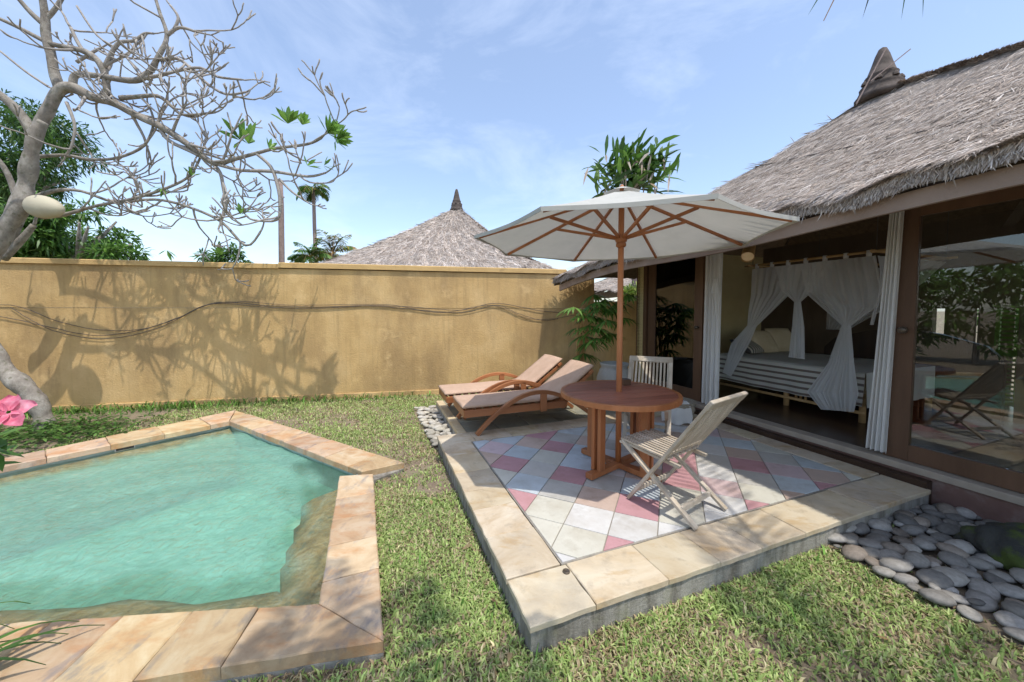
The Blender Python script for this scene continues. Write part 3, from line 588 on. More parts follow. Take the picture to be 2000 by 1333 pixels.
# floor, plinth, sill
MB().slab(q4(-2.4, 5.3, TF-.02, 9.0), -.05, ZF, .004).build('floor', 'floor_wood', house)
MB().slab(q4(-2.4, 5.3, TF-.10, TF-.02), -.05, ZF-.05, .004).build('plinth', 'red_plinth', house)
MB().slab(q4(-2.4, 5.3, TF-.12, TF+.03), ZF-.05, ZF+.006, .006).build('threshold', 'sill_stone', house)
MB().slab(q4(PS0+.02, 5.3, TF-.19, TF-.10), -.02, ZF-.075, .006).build('step', 'dark_wood', house)
# walls
MB().slab(q4(5.2, 5.35, TF+.0, 9.0), ZF, 2.78, .002).build('wall', 'olive_plaster', house, label='olive plaster side wall of the room')
TB = 7.6; wy0, wy1 = s_at(1992, TB), s_at(1822, TB)
bw = [MB().slab(q4(wy1, 5.2, TB, TB+.12), ZF, 2.95, .002), MB().slab(q4(-2.4, wy0, TB, TB+.12), ZF, 2.95, .002), MB().slab(q4(wy0, wy1, TB, TB+.12), 1.70, 2.95, .002)]
for b_ in bw: b_.build('wall', 'back_wall', house, label='dark timber back wall of the room')
for t_ in (TF, 6.0, 7.5): MB().slab(q4(-2.5, -2.4, t_, t_+.1), -.05, 2.7, .004).build('post', 'frame_wood', house)  # unseen end left open between posts, made so to let more daylight inside
# doorway to the back yard: green louvred shutter, screen outside
shut = thing('louvred_shutter', H(wy0, TB-.05, ZF+.1), 'green louvred shutter beside the back doorway of the bedroom', 'shutter')
sh0 = H(wy0+.01, TB-.06); sdir = (DS*.55-DT*.8).normalized()
sh0 = H(wy0+.005, TB+.15); sh1 = H(wy0+.23, TB+.18); zb, zt = ZF+.12, 1.80; dsh = (sh1-sh0).normalized(); nsh = Vector((dsh.y, -dsh.x, 0)); wsh = (sh1-sh0).length
for a in (.02, wsh-.02): MB().box(sh0+dsh*a+Vector((0, 0, (zb+zt)/2)), (.04, .03, zt-zb), dsh, nsh).build('stile', 'shutter_green', shut)
for z in (zb+.03, (zb+zt)/2, zt-.03): MB().box(sh0+dsh*wsh/2+Vector((0, 0, z)), (wsh-.08, .028, .06), dsh, nsh).build('rail', 'shutter_green', shut)
for k in range(22):
    z = zb+.08+k*(zt-zb-.16)/21
    MB().box(sh0+dsh*wsh/2+Vector((0, 0, z)), (wsh-.08, .035, .006), dsh, (nsh+Vector((0, 0, .8))).normalized(), dsh.cross((nsh+Vector((0, 0, .8))).normalized())).build('slat', 'shutter_green', shut)
scr = thing('folding_screen', H(2.62, 8.7, ZF), 'beige two panel screen standing behind the bedroom doorway', 'screen')
for a, b in ((2.28, 2.62), (2.64, 2.97)):
    MB().slab(q4(a, b, 8.7, 8.73), ZF, 1.72, .003).build('panel', 'screen_panel', scr)
yard = thing('yard_bush', H(2.3, 11.2), 'leafy bush in the yard behind the bedroom doorway', 'bush')
YARD = H(2.3, 11.2)
# facade frames
def stile(x0, x1, par, z1=2.9, t=TF, dep=.07, name='post', z0=ZF):
    s0, s1 = s_at(x1, t), s_at(x0, t); return MB().slab(q4(s0, s1, t, t+dep), z0, z1, .004).build(name, 'frame_wood', par)
stile(1243, 1262, house, dep=.12); stile(1374, 1384, house, dep=.1)
MB().slab(q4(-2.4, 5.2, TF+.005, TF+.10), 2.61, 2.72, .004).build('lintel', 'dark_wood', house)
def door(name, x0, x1, s_end, label, t, knob):
    sa = s_end if s_end is not None else s_at(x1, t); sb = s_at(x0, t); root = thing(name, H((sa+sb)/2, t, ZF), label, 'door', 'sliding glass doors of the bungalow')
    return root, sa, sb
d1, sa, sb = door('sliding_door', 1266, 1372, None, 'timber framed sliding glass door with a white curtain behind it', TF+.02, 0)
stile(1266, 1279, d1, 2.6, TF+.02, .045, 'stile', ZF+.01); stile(1356, 1372, d1, 2.6, TF+.02, .045, 'stile', ZF+.01)
a_, b_ = s_at(1356, TF+.02)+.001, s_at(1279, TF+.02)-.001
MB().slab(q4(a_, b_, TF+.022, TF+.063), ZF+.012, ZF+.17, .004).build('bottom_rail', 'frame_wood', d1)
MB().slab(q4(a_, b_, TF+.022, TF+.063), 2.50, 2.6, .004).build('top_rail', 'frame_wood', d1)
MB().slab(q4(a_, b_, TF+.04, TF+.046), ZF+.171, 2.499, .0005).build('pane', 'glass', d1)
hk = gt(1363, 640, TF+.02); MB().tube([hk, hk-DT*.05], [.018, .024], 12).build('knob', 'brass', d1, smooth=True)
tD = TF-.03; d2, _, _ = door('sliding_door', 1740, 1790, .0, 'timber framed sliding glass door reflecting the pool and the umbrella', tD, 1)
stile(1738, 1787, d2, 2.6, tD, .05, 'stile', ZF+.012)
a_ = s_at(1787, tD)-.001; z_ = .16
MB().slab(q4(-1.1, a_, tD+.002, tD+.048), ZF+.014, ZF+z_, .004).build('bottom_rail', 'frame_wood', d2)
MB().slab(q4(-1.1, a_, tD+.002, tD+.048), 2.5, 2.6, .004).build('top_rail', 'frame_wood', d2)
MB().slab(q4(-1.0, a_, tD+.022, tD+.028), ZF+z_+.001, 2.499, .0005).build('pane', 'glass', d2)
MB().slab(q4(-1.1, -1.001, tD, tD+.05), ZF+z_+.001, 2.499, .004).build('stile', 'frame_wood', d2)
hk = gt(1768, 645, tD); MB().lathe([(.012, 0), (.012, .02), (.03, .03), (.03, .05), (.015, .06)], (0, 0, 0), 14)
kb = MB().tube([hk+DT*.01, hk-DT*.02, hk-DT*.03, hk-DT*.06, hk-DT*.07], [.012, .012, .03, .03, .015], 14); kb.build('knob', 'brass', d2, smooth=True)
# wire across the roof
wp = [gy(1440, 335, 6.0), gy(1640, 292, 4.9), gy(1850, 245, 3.9), gy(2030, 207, 3.2)]
u = [i/12 for i in range(13)]
pts = []
for i, x in enumerate(np.linspace(1475, 2060, 14)):
    y = 338-(x-1420)*(338-202)/640; d = ray(x, y); best = None   # rests on the front slope
    g_u, g_v = np.meshgrid(np.linspace(.3, 1, 240), np.linspace(0, 1, 120)); GP = ff(g_u.ravel(), g_v.ravel()) if i == 0 else GP
    rel = GP-np.array(CO)[None]; dn_ = np.array(d.normalized()); al = rel@dn_; off = np.linalg.norm(rel-al[:, None]*dn_[None], axis=1); j_ = int(np.argmin(off)); p = CO+d.normalized()*float(al[j_]-.05); pts.append(p)
tag(MB().tube(pts, .007, 6).build('cable', 'cable', org=pts[0]), 'single thin dark wire lying across the thatched roof', 'cable')
# ------------------------------------------------------------------ table and umbrella
TC = gz(1207, 913, ZP)
tb = thing('round_table', TC, 'round reddish teak garden table under the umbrella, on a cross base', 'table')
zt = ZP+.735; RT = .55
npl = 8; ta = R(20); tx = Vector((math.cos(ta), math.sin(ta), 0)); ty = Vector((-tx.y, tx.x, 0))
for k in range(npl):
    y0, y1 = -RT+.03+k*(2*RT-.06)/npl+.002, -RT+.03+(k+1)*(2*RT-.06)/npl-.002; rr = RT-.035; pl = []
    ysn = np.linspace(y0, y1, 6)
    for y in ysn: pl.append(tx*math.sqrt(max(rr*rr-y*y, .001))+ty*y)
    for y in ysn[::-1]: pl.append(-tx*math.sqrt(max(rr*rr-y*y, .001))+ty*y)
    MB().slab([TC+p for p in pl], zt-.024, zt+.0005*(k % 2), .002).build('top_plank', 'teak_top', tb)
rim = MB(); n = 16
for i in range(n):
    pass
prof = [(RT-.033, -.045), (RT-.002, -.045), (RT, -.04), (RT, -.004), (RT-.004, .001), (RT-.033, .001)]
nn = 48; vs = [TC+Vector((r*math.cos(2*PI*j/nn), r*math.sin(2*PI*j/nn), zt-ZP+z)) for r, z in prof for j in range(nn)]
rim.add(vs, [(i*nn+j, i*nn+(j+1) % nn, ((i+1) % 6)*nn+(j+1) % nn, ((i+1) % 6)*nn+j) for i in range(6) for j in range(nn)]); rim.build('rim', 'teak', tb, smooth=False)
la = R(38)
for k in range(4):
    a = la+k*PI/2; d = Vector((math.cos(a), math.sin(a), 0)); p = Vector((-d.y, d.x, 0))
    MB().box(TC+d*.225+Vector((0, 0, .035)), (.41 if k % 2 == 0 else .41, .075, .05), d, p).build('foot', 'teak', tb, bevel=.005)
    for sgn in (-1, 1):
        MB().box(TC+d*.30+p*sgn*.034+Vector((0, 0, .06+.315)), (.075, .034, .63), d, p).build('leg', 'teak', tb, bevel=.004)
    MB().box(TC+d*.24+Vector((0, 0, zt-ZP-.063)), (.46, .045, .036), d, p).build('bearer', 'teak', tb)
ash = gz(1221, 752, zt); am = thing('ashtray', ash, 'small square wooden box standing on the round table', 'box')
MB().box(ash+Vector((0, 0, .031)), (.085, .085, .06), tx, ty).build('body', 'frame_wood', am, bevel=.004); MB().box(ash+Vector((0, 0, .063)), (.06, .06, .005), tx, ty).build('inset', 'dark_grey', am)
um = thing('garden_umbrella', TC, 'off-white canvas garden umbrella with a teak pole and ribs', 'umbrella')
UA, UR, ZRIM, ZAP = R(8), 1.325, 2.33, 2.79
MB().tube([TC+Vector((0, 0, 0)), TC+Vector((0, 0, 1.3)), TC+Vector((0, 0, ZAP-ZP-.06))], .027, 16).build('pole', 'teak', um, smooth=True)
hubz = 2.33-ZP
MB().lathe([(.034, -.07), (.046, -.06), (.046, -.035), (.038, -.03), (.05, -.02), (.056, .0), (.054, .03), (.04, .045)], TC+Vector((0, 0, hubz)), 20).build('hub', 'teak', um, smooth=True)
ap = TC+Vector((0, 0, ZAP-ZP)); rv = [TC+Vector((-.035+UR*math.cos(UA+k*PI/4), UR*math.sin(UA+k*PI/4), ZRIM-ZP)) for k in range(8)]
cv = MB(); th = .003
for k in range(8):
    a, b = rv[k], rv[(k+1) % 8]; nS = 10; base = len(cv.v)
    for j in range(nS+1):
        v = .07+.93*j/nS
        for i in range(9):
            u = i/8; e = lerp(a, b, u); p = lerp(ap, e, v); p.z -= .045*v*v*math.sin(u*PI)*(1-v*.6)+.02*math.sin(v*PI); p = p+(TC-e).normalized()*0+Vector(((TC-e).x, (TC-e).y, 0)).normalized()*(.05*v*math.sin(u*PI)); cv.v.append(tuple(p))
    for j in range(nS):
        for i in range(8): q = base+j*9+i; cv.f.append((q, q+1, q+10, q+9))
cv.build('canopy', 'canvas', um, smooth=False)
hm = MB()
for k in range(8):
    a, b = rv[k], rv[(k+1) % 8]
    pts = [lerp(a, b, u)+Vector(((TC-lerp(a, b, u)).x, (TC-lerp(a, b, u)).y, 0)).normalized()*(.05*math.sin(u*PI))+Vector((0, 0, -.012-.018*math.sin(u*PI)*0)) for u in np.linspace(0, 1, 7)]
    for p, q in zip(pts[:-1], pts[1:]): hm.bar(p, q, .004, .03)
hm.build('hem', 'canvas', um)
vt = MB(); vr = [ap+Vector((.17*math.cos(UA+k*PI/4), .17*math.sin(UA+k*PI/4), -.035)) for k in range(8)]
vt.add([ap+Vector((0, 0, .03))]+vr, [(0, 1+k, 1+(k+1) % 8) for k in range(8)]); vt.build('vent_cap', 'canvas', um)
MB().lathe([(.02, -.02), (.02, .03), (.014, .04), (.006, .045)], ap, 12).build('top_knob', 'teak', um, smooth=True)
for k in range(8):
    e = rv[k]; out = (e-ap); p0 = ap+out*.03+Vector((0, 0, -.045)); p1 = ap+out*.97+Vector((0, 0, -.028))
    rb = MB().bar(p0, p1, .022, .024).build('rib', 'teak', um)
    m_ = ap+out*.50+Vector((0, 0, -.045)); hd = Vector((out.x, out.y, 0)).normalized()
    MB().bar(TC+hd*.03+Vector((0, 0, hubz+.01)), m_, .020, .026).build('strut', 'teak', rb)

# ------------------------------------------------------------------ folding chairs
def folding_chair():
    r = thing('folding_chair', (0, 0, 0), 'x', 'chair'); w = .235
    for sx in (-1, 1):
        x = sx*w
        MB().bar((x, .26, .012), (x, -.36, .90), .022, .042, up=(1, 0, 0)).build('back_stile', 'grey_teak', r, bevel=.003)
        MB().bar((x-sx*.026, .35, .445), (x-sx*.026, -.27, .012), .022, .040, up=(1, 0, 0)).build('leg', 'grey_teak', r, bevel=.003)
        MB().bar((x-sx*.052, .34, .428), (x-sx*.052, -.13, .385), .022, .04, up=(1, 0, 0)).build('seat_rail', 'grey_teak', r, bevel=.003)
    d = (Vector((0, -.36, .90))-Vector((0, .26, .012))).normalized(); bp = lambda z: Vector((0, .26-(z-.012)*.62/.888, z))
    MB().bar(bp(.885)+Vector((-w-.02, 0, 0)), bp(.885)+Vector((w+.02, 0, 0)), .03, .075, up=d).build('top_rail', 'grey_teak', r, bevel=.008)
    MB().bar(bp(.47)+Vector((-w, 0, 0)), bp(.47)+Vector((w, 0, 0)), .022, .045, up=d).build('lower_rail', 'grey_teak', r, bevel=.003)
    nb = 11
    for k in range(nb):
        x = -w+.03+(2*w-.06)*k/(nb-1); bend = Vector((0, -.012, -.008))
        MB().sweep([bp(.46)+Vector((x, 0, 0)), bp(.60)+Vector((x, 0, 0))+bend, bp(.74)+Vector((x, 0, 0))+bend, bp(.87)+Vector((x, 0, 0))], .021, .011, up=(1, 0, 0)).build('back_slat', 'grey_teak', r)
    for k in range(nb):
        x = -w+.035+(2*w-.07)*k/(nb-1); MB().sweep([(x, .365, .455), (x, .22, .442), (x, .07, .430), (x, -.055, .424)], .022, .013, up=(1, 0, 0)).build('seat_slat', 'grey_teak', r)
    MB().bar((-w, .345, .436), (w, .345, .436), .03, .02).build('front_rail', 'grey_teak', r, bevel=.003)
    MB().bar((-w+.03, -.155, .095), (w-.03, -.155, .095), .022, .035, up=(0, 0, 1)).build('stretcher', 'grey_teak', r, bevel=.003)
    MB().bar((-w+.01, .19, .11), (w-.01, .19, .11), .022, .035).build('stretcher', 'grey_teak', r, bevel=.003)
    return r
ch = folding_chair(); ch['group'] = 'weathered folding garden chairs'
ra, rb_ = gz(1357, 1040, ZP), gz(1421, 997, ZP); mid = (ra+rb_)/2; ax = Vector((rb_.x-ra.x, rb_.y-ra.y, 0)).normalized(); fw = Vector((-ax.y, ax.x, 0))
def put_chair(c, p, f): c.location = p; c.rotation_euler = (0, 0, math.atan2(-f.x, f.y))
c2 = copy_tree(ch)
put_chair(ch, Vector((mid.x, mid.y, ZP))+fw*.27, fw); ch['label'] = 'weathered folding chair on sunlit tiles, its back turned to the bungalow'
fw2 = Vector((-.42, -.90, 0)).normalized(); put_chair(c2, gz(1268, 858, ZP)+Vector((0, .06, 0)), fw2); c2['label'] = 'weathered folding chair behind the round table, beside the wicker basket'

# ------------------------------------------------------------------ loungers
def lounger():
    r = thing('sun_lounger', (0, 0, 0), 'x', 'lounger', 'teak sun loungers on the platform'); hw = .31
    for sy in (-1, 1):
        MB().box((.70, sy*hw, .275), (1.36, .03, .085)).build('side_rail', 'teak_x', r, bevel=.004)
        pts = []
        for k in range(21):
            u = k/20; x = .16+1.72*u; z = .02+.455*math.sin(PI*min(1, u**.92)) if u > 0 else .02; pts.append((x, sy*(hw+.035), z))
        MB().sweep(pts, .045, .05, up=(0, 1, 0)).build('arm', 'teak_x', r, bevel=.004)
        MB().box((1.05, sy*(hw+.03), .345), (.085, .035, .25)).build('arm_post', 'teak_x', r, bevel=.004)
        MB().bar((1.30, sy*(hw-.035), .30), (1.80, sy*(hw-.035), .665), .03, .045).build('back_rail', 'teak_x', r, bevel=.004)
        MB().bar((1.58, sy*(hw-.08), .49), (1.40, sy*(hw-.08), .22), .025, .035).build('prop', 'teak_x', r)
    MB().box((.03, 0, .275), (.035, 2*hw, .085)).build('end_rail', 'teak_x', r, bevel=.004)
    MB().box((1.36, 0, .245), (.04, 2*hw-.03, .06)).build('cross_rail', 'teak_x', r)
    for k in range(12): MB().box((.10+k*.105, 0, .312), (.06, 2*hw-.032, .015)).build('slat', 'teak_x', r)
    d = Vector((.50, 0, .365)).normalized()
    for k in range(6): MB().box(Vector((1.33, 0, .335))+d*(.05+.09*k), (.055, 2*hw-.1, .014), d, (0, 1, 0), d.cross(Vector((0, 1, 0)))).build('back_slat', 'teak_x', r)
    MB().box(Vector((1.30, 0, .30))+d*.615+Vector((-.01, 0, .012)), (.07, 2*hw-.0, .045), d, (0, 1, 0), d.cross(Vector((0, 1, 0)))).build('head_rail', 'teak_x', r, bevel=.006)
    # cushion bent at the hinge
    path = [(0.0, .352), (.02, .352), (.4, .352), (.8, .352), (1.18, .354), (1.28, .372), (1.36, .42)]+[(1.36+.47*u, .42+.343*u) for u in (.2, .5, .8, .98, 1.0)]
    m = MB(); ny = 8; rows = []
    for i, (x, z) in enumerate(path):
        a = path[max(i-1, 0)]; b = path[min(i+1, len(path)-1)]; tn = Vector((b[0]-a[0], 0, b[1]-a[1])).normalized(); nr = Vector((-tn.z, 0, tn.x)); end = .5 if i in (0, len(path)-1) else 1; row = []
        for j in range(ny+1):
            y = -hw+.012+(2*hw-.024)*j/ny; k = (1-abs(2*j/ny-1)**6*.55)*end; row.append(Vector((x, y, z))+nr*(.030*k+.005*math.sin(x*9+j)*(end if 0 < j < ny else 0)))
        for j in range(ny, -1, -1):
            y = -hw+.012+(2*hw-.024)*j/ny; k = (1-abs(2*j/ny-1)**6*.55)*end; row.append(Vector((x, y, z))-nr*.026*k)
        rows.append(row)
    w = len(rows[0]); m.add([v for r_ in rows for v in r_], [(i*w+j, i*w+(j+1) % w, (i+1)*w+(j+1) % w, (i+1)*w+j) for i in range(len(rows)-1) for j in range(w)]+[tuple(range(w-1, -1, -1)), tuple((len(rows)-1)*w+j for j in range(w))])
    m.build('cushion', 'cushion', r, smooth=True)
    return r
lg = lounger(); lg2 = copy_tree(lg)
for o_, s, lab in ((lg, 4.46, 'teak sun lounger with a pink-beige cushion, nearer the tiled patio'), (lg2, 5.22, 'teak sun lounger with a pink-beige cushion, nearer the ochre wall')):
    o_.location = H(s, .95 if s < 5 else .88, ZP-.012); o_.rotation_euler = (0, 0, math.atan2(DT.y, DT.x)); o_['label'] = lab

# ------------------------------------------------------------------ urn, basket, towel
up_ = H(5.05, 3.78, .012); un_ = MB(); un_.lathe([(.17, 0), (.24, .15), (.29, .36), (.29, .52), (.24, .66), (.21, .70), (.235, .745), (.24, .77), (.21, .775), (.19, .73), (.02, .70)], up_, 28)
tag(un_.build('urn', 'urn_stone', smooth=True, org=up_), 'large round grey stone urn beside the glass door', 'urn')
bk = gz(1322, 822, ZP); bs = thing('wicker_basket', bk, 'round pale wicker basket at the foot of the doorway', 'basket')
MB().lathe([(.15, 0), (.185, .01), (.21, .14), (.225, .27), (.215, .275), (.20, .14), (.17, .02), (.01, .015)], bk, 28).build('body', 'wicker', bs, smooth=True)
for z, r_ in ((.03, .19), (.10, .203), (.17, .214), (.24, .222), (.275, .226)):
    MB().tube([bk+Vector((r_*math.cos(a), r_*math.sin(a), z)) for a in np.linspace(0, 2*PI, 33)], .009, 6).build('hoop', 'wicker', bs, smooth=True)
def cloth_fn(u, v):
    a = R(195)+u*R(95); rr_ = .19+.05*v+.012*math.sin(u*14)+.03*math.sin(v*PI); return bk+Vector((rr_*math.cos(a), rr_*math.sin(a), .30-.27*v+.02*math.sin(u*9)-.03*abs(u-.5)))
cl = MB().grid(cloth_fn, 16, 12)
n_ = len(cl.v); cl.grid(lambda u, v: bk+Vector((lerp(-.17, .06, u), lerp(-.17, .05, v), .285+.02*math.sin(u*7+v*5))), 8, 8)
tag(cl.build('towel', 'white_cloth', smooth=True, org=bk), 'crumpled white towel hanging out of the wicker basket', 'towel')

# ------------------------------------------------------------------ curtains, lamp
def drape(rows, nf, amp, nu=48, seed=0):
    """rows: list of (left point, right point, fold depth factor) top to bottom, folds run down it"""
    rr = random.Random(seed); ph = rr.uniform(0, 6); P = []
    K = len(rows)
    for j in range((K-1)*8+1):
        k = min(j//8, K-2); f = j/8-k; f = f*f*(3-2*f); a = lerp(rows[k][0], rows[k+1][0], f); b = lerp(rows[k][1], rows[k+1][1], f); am = lerp(rows[k][2], rows[k+1][2], f); d = (b-a); nr = Vector((d.y, -d.x, 0)).normalized() if d.length > 1e-4 else DT
        for i in range(nu+1):
            u = i/nu; P.append(a+d*u+nr*amp*am*(math.sin(u*nf*2*PI+ph)+.4*math.sin(u*nf*4.7*PI+j*.05+ph*2)))
    n = nu+1; m = MB(); m.add(P, [(j*n+i, j*n+i+1, (j+1)*n+i+1, (j+1)*n+i) for j in range((K-1)*8) for i in range(nu)]); return m
def curtain(xt0, xt1, xb0, xb1, yt, yb, t, label, seed, tie=None, zt_=2.62):
    a, b = gt(xt0, 607, t), gt(xt1, 607, t); a.z = b.z = zt_; c, d = gt(xb0, yb, t), gt(xb1, yb, t); zb = max(ZF+.02, (c.z+d.z)/2); c.z = d.z = zb
    rows = [(a, b, 1.0), (lerp(a, c, .35), lerp(b, d, .35), .9), (lerp(a, c, .7), lerp(b, d, .7), 1), (c, d, 1.2)]
    root = thing('curtain', Vector(((c.x+d.x)/2, (c.y+d.y)/2, zb)), label, 'curtain', 'white curtains of the sliding doors')
    drape(rows, 4, .022, 60, seed).build('drape', 'curtain', root, smooth=True)
    MB().tube([gt(xt0-6, 607, t)*1+Vector((0, 0, zt_-1.67+.01)), gt(xt1+6, 607, t)+Vector((0, 0, zt_-1.67+.01))], .012, 8).build('rod', 'frame_wood', root)
    if tie:
        p = gt(tie[0], tie[1], t-.05); drape([(p+DS*.05, p-DS*.05, .4), (p+DS*.035+Vector((0, 0, -.06)), p-DS*.035+Vector((0, 0, -.06)), .6), (p+DS*.07+Vector((0, 0, -.2)), p-DS*.06+Vector((0, 0, -.2)), 1)], 3, .012, 20, 3).build('tie_knot', 'curtain', root, smooth=True)
        MB().tube([p+Vector((0, 0, -.18)), p+Vector((.01, 0, -.32)), p+Vector((.015, 0, -.5))], .008, 6).build('cord', 'curtain', root)
    return root
curtain(1281, 1304, 1270, 1300, 520, 708, TF+.10, 'long white curtain hanging behind the closed glass door', 1)
curtain(1377, 1408, 1370, 1402, 495, 792, TF-.035, 'long white curtain with a knotted tie at the doorway', 2, tie=(1398, 545))
curtain(1732, 1757, 1692, 1733, 410, 880, TF-.075, 'long white curtain hanging beside the reflecting glass door', 4)
lp = gt(1460, 503, 3.80); ld = (Vector((-.40, -.50, -.50))).normalized(); lm = thing('bamboo_lamp', lp, 'bamboo tube lamp fixed under the eave of the bungalow', 'lamp')
MB().tube([lp-ld*.24, lp-ld*.15, lp-ld*.06, lp], [.058, .060, .062, .064], 20, cap=False).build('tube', 'bamboo', lm, smooth=True)
MB().tube([lp-ld*.025, lp-ld*.022], [.060, .060], 20).build('face', 'lamp_face', lm, label='pale round lamp face')
MB().tube([lp-ld*.18, lp-ld*.25+Vector((0, 0, .10)), lp-ld*.20+Vector((.05, .05, .40))], .010, 6).build('bracket', 'dark_grey', lm)

# ------------------------------------------------------------------ bed, cushions, mosquito net
TBED = 5.5; sl_, sr_ = 4.55, 2.50; bt0, bt1 = TBED, 7.15; zb0 = ZF+.62
bed = thing('daybed', H(3.4, 6.3, ZF), 'low bamboo framed bed inside the bungalow', 'bed')
MB().slab(q4(sr_, sl_, bt0+.02, bt1), ZF+.36, zb0-.02, .03).build('mattress', 'cushion_cream', bed)
for s in (sr_+.03, 3.4, sl_-.03):
    for t in (bt0+.05, bt1-.05): MB().tube([H(s, t, ZF), H(s, t, ZF+.40)], .035, 10).build('leg', 'bamboo', bed, smooth=True)
for z in (.12, .33): MB().tube([H(sr_, bt0+.03, ZF+z), H(sl_, bt0+.03, ZF+z)], .022, 8).build('rail', 'bamboo', bed, smooth=True)
for s in (3.14, 3.20, 3.26): MB().tube([H(s, bt0+.03, ZF+.12), H(s, bt0+.03, ZF+.33)], .014, 8).build('spindle', 'bamboo', bed, smooth=True)
hb = MB()
hbp = [(3.85, 0), (3.85, .75), (3.7, .92), (3.3, 1.05), (2.9, 1.12), (2.5, 1.05), (2.1, .92), (1.95, .75), (1.95, 0)]
hb.add([H(s, bt1+.08, ZF+z) for s, z in hbp]+[H(s, bt1+.16, ZF+z) for s, z in hbp], [tuple(range(9)), tuple(range(17, 8, -1))]+[(i, (i+1) % 9, 9+(i+1) % 9, 9+i) for i in range(9)]); hb.build('headboard', 'dark_wood', bed, label='black carved headboard')
def spread(u, v):          # v 0 at the back of the mattress, 1 at the hanging hem
    L1 = .45; s = lerp(sl_+.03, sr_-.01, u); fold = .010*math.sin(u*40)+.012*math.sin(u*17+2)
    if v < L1: return H(s, lerp(bt1-.05, bt0, v/L1), zb0+.004+.004*math.sin(u*20+v*9))
    w = (v-L1)/(1-L1); return H(s, bt0-.012-fold*w-.03*w, zb0-.40*w-.02*w*math.sin(u*3))
sp_ = MB().grid(spread, 70, 36); so_ = sp_.build('bedspread', 'bedspread', smooth=True, org=H(3.4, bt0, zb0))
uvl = so_.data.uv_layers.new(name='UVMap')
for lp_ in so_.data.loops:
    i = lp_.vertex_index; uvl.data[lp_.index].uv = ((i % 71)/70, (i//71)/36)
tag(so_, 'grey and white striped cover draped over the bed', 'bedspread')
MB().grid(lambda u, v: H(sr_-.018-.012*math.sin(u*30)*v-.02*v, lerp(bt0-.01, bt1-.06, u), zb0+.003-.42*v), 40, 8).build('end_drop', 'bedspread', so_, smooth=True)
def pillow(c, sx, sz, lean, yaw, mat, label, grp='cushions piled at the end of the bed'):
    m = MB(); nn = 14; P = []
    for side in (1, -1):
        for j in range(nn+1):
            for i in range(nn+1):
                a, b = 2*i/nn-1, 2*j/nn-1; th = .075*max(0, (1-a**4)*(1-b**4))**.6; P.append(Vector((a*sx/2*(1-.05*b*b), side*th, b*sz/2*(1-.05*a*a))))
    n1 = nn+1; fs = [(j*n1+i, j*n1+i+1, (j+1)*n1+i+1, (j+1)*n1+i) for j in range(nn) for i in range(nn)]; k = n1*n1; fs += [tuple(k+x for x in f[::-1]) for f in fs]
    m.add(P, fs); o = m.build('cushion', mat, smooth=True); o.rotation_euler = (lean, 0, yaw); o.location = c
    uv = o.data.uv_layers.new(name='UVMap')
    for l_ in o.data.loops:
        v = l_.vertex_index % k; uv.data[l_.index].uv = ((v % n1)/nn, (v//n1)/nn)
    return tag(o, label, 'cushion', grp)
yw = math.atan2(DS.y, DS.x)-PI/2
pillow(H(4.30, 5.95, zb0+.15), .5, .42, R(-60), yw+R(10), 'cushion_stripe', 'black and cream striped cushion lying at the end of the bed')
pillow(H(4.32, 6.35, zb0+.21), .5, .45, R(-35), yw+R(-10), 'cushion_cream', 'plain cream cushion leaning behind the striped cushion')
pillow(H(4.30, 6.80, zb0+.23), .5, .45, R(-25), yw+R(-14), 'cushion_cream', 'plain cream cushion nearest the headboard')
net = thing('mosquito_net', H(3.2, TBED-.05, ZF), 'white mosquito net hung from bamboo rails over the bed and gathered in drapes', 'mosquito net')
tn = TBED-.06; ra_ = gt(1470, 528, tn); rb2 = gt(1712, 487, tn); ra_.z = rb2.z = 2.36
MB().tube([ra_+DS*.12, rb2-DS*.10], .017, 10).build('rail', 'bamboo', net, smooth=True)
MB().tube([ra_+DT*-.1, ra_+DT*1.7], .017, 10).build('rail', 'bamboo', net, smooth=True)
MB().tube([rb2+DT*-.1, rb2+DT*1.7], .017, 10).build('rail', 'bamboo', net, smooth=True)
MB().tube([ra_+DT*1.6+DS*.1, rb2+DT*1.6-DS*.1], .017, 10).build('rail', 'bamboo', net, smooth=True)
for p in (ra_, rb2, ra_+DT*1.6, rb2+DT*1.6): MB().tube([p, p+Vector((0, 0, .9))], .004, 5).build('cord', 'cable', net)
for k in range(7):
    p = lerp(ra_, rb2, (k+.3)/6.6); MB().lathe([(.024, -.05), (.026, -.02), (.024, .02), (.01, .022)], p, 10).build('tab', 'white_cloth', net, smooth=True)
zdn = Vector((0, 0, -.05)); g_ = lambda x, y, dt=0: gt(x, y, tn+dt)
def side(a, b, f): return (a, b, f)
top = lambda u: lerp(ra_, rb2, u)+zdn
drape([side(top(0), top(.50), .6), side(g_(1468, 577), g_(1546, 572), .8), side(g_(1463, 606), g_(1514, 604), .7), side(g_(1460, 636), g_(1478, 638), .35), side(g_(1428, 672, -.05), g_(1466, 668, -.05), .6), side(g_(1412, 728, -.1), g_(1428, 736, -.1), 1)], 7, .016, 60, 1).build('drape', 'net', net, smooth=True)
drape([side(top(.22), top(.74), .5), side(g_(1524, 568, -.03), g_(1592, 565, -.03), .8), side(g_(1551, 590, -.06), g_(1564, 590, -.06), .35), side(g_(1547, 640, -.06), g_(1570, 640, -.06), .8), side(g_(1540, 698, -.06), g_(1571, 702, -.06), 1.1)], 6, .015, 60, 2).build('drape', 'net', net, smooth=True)
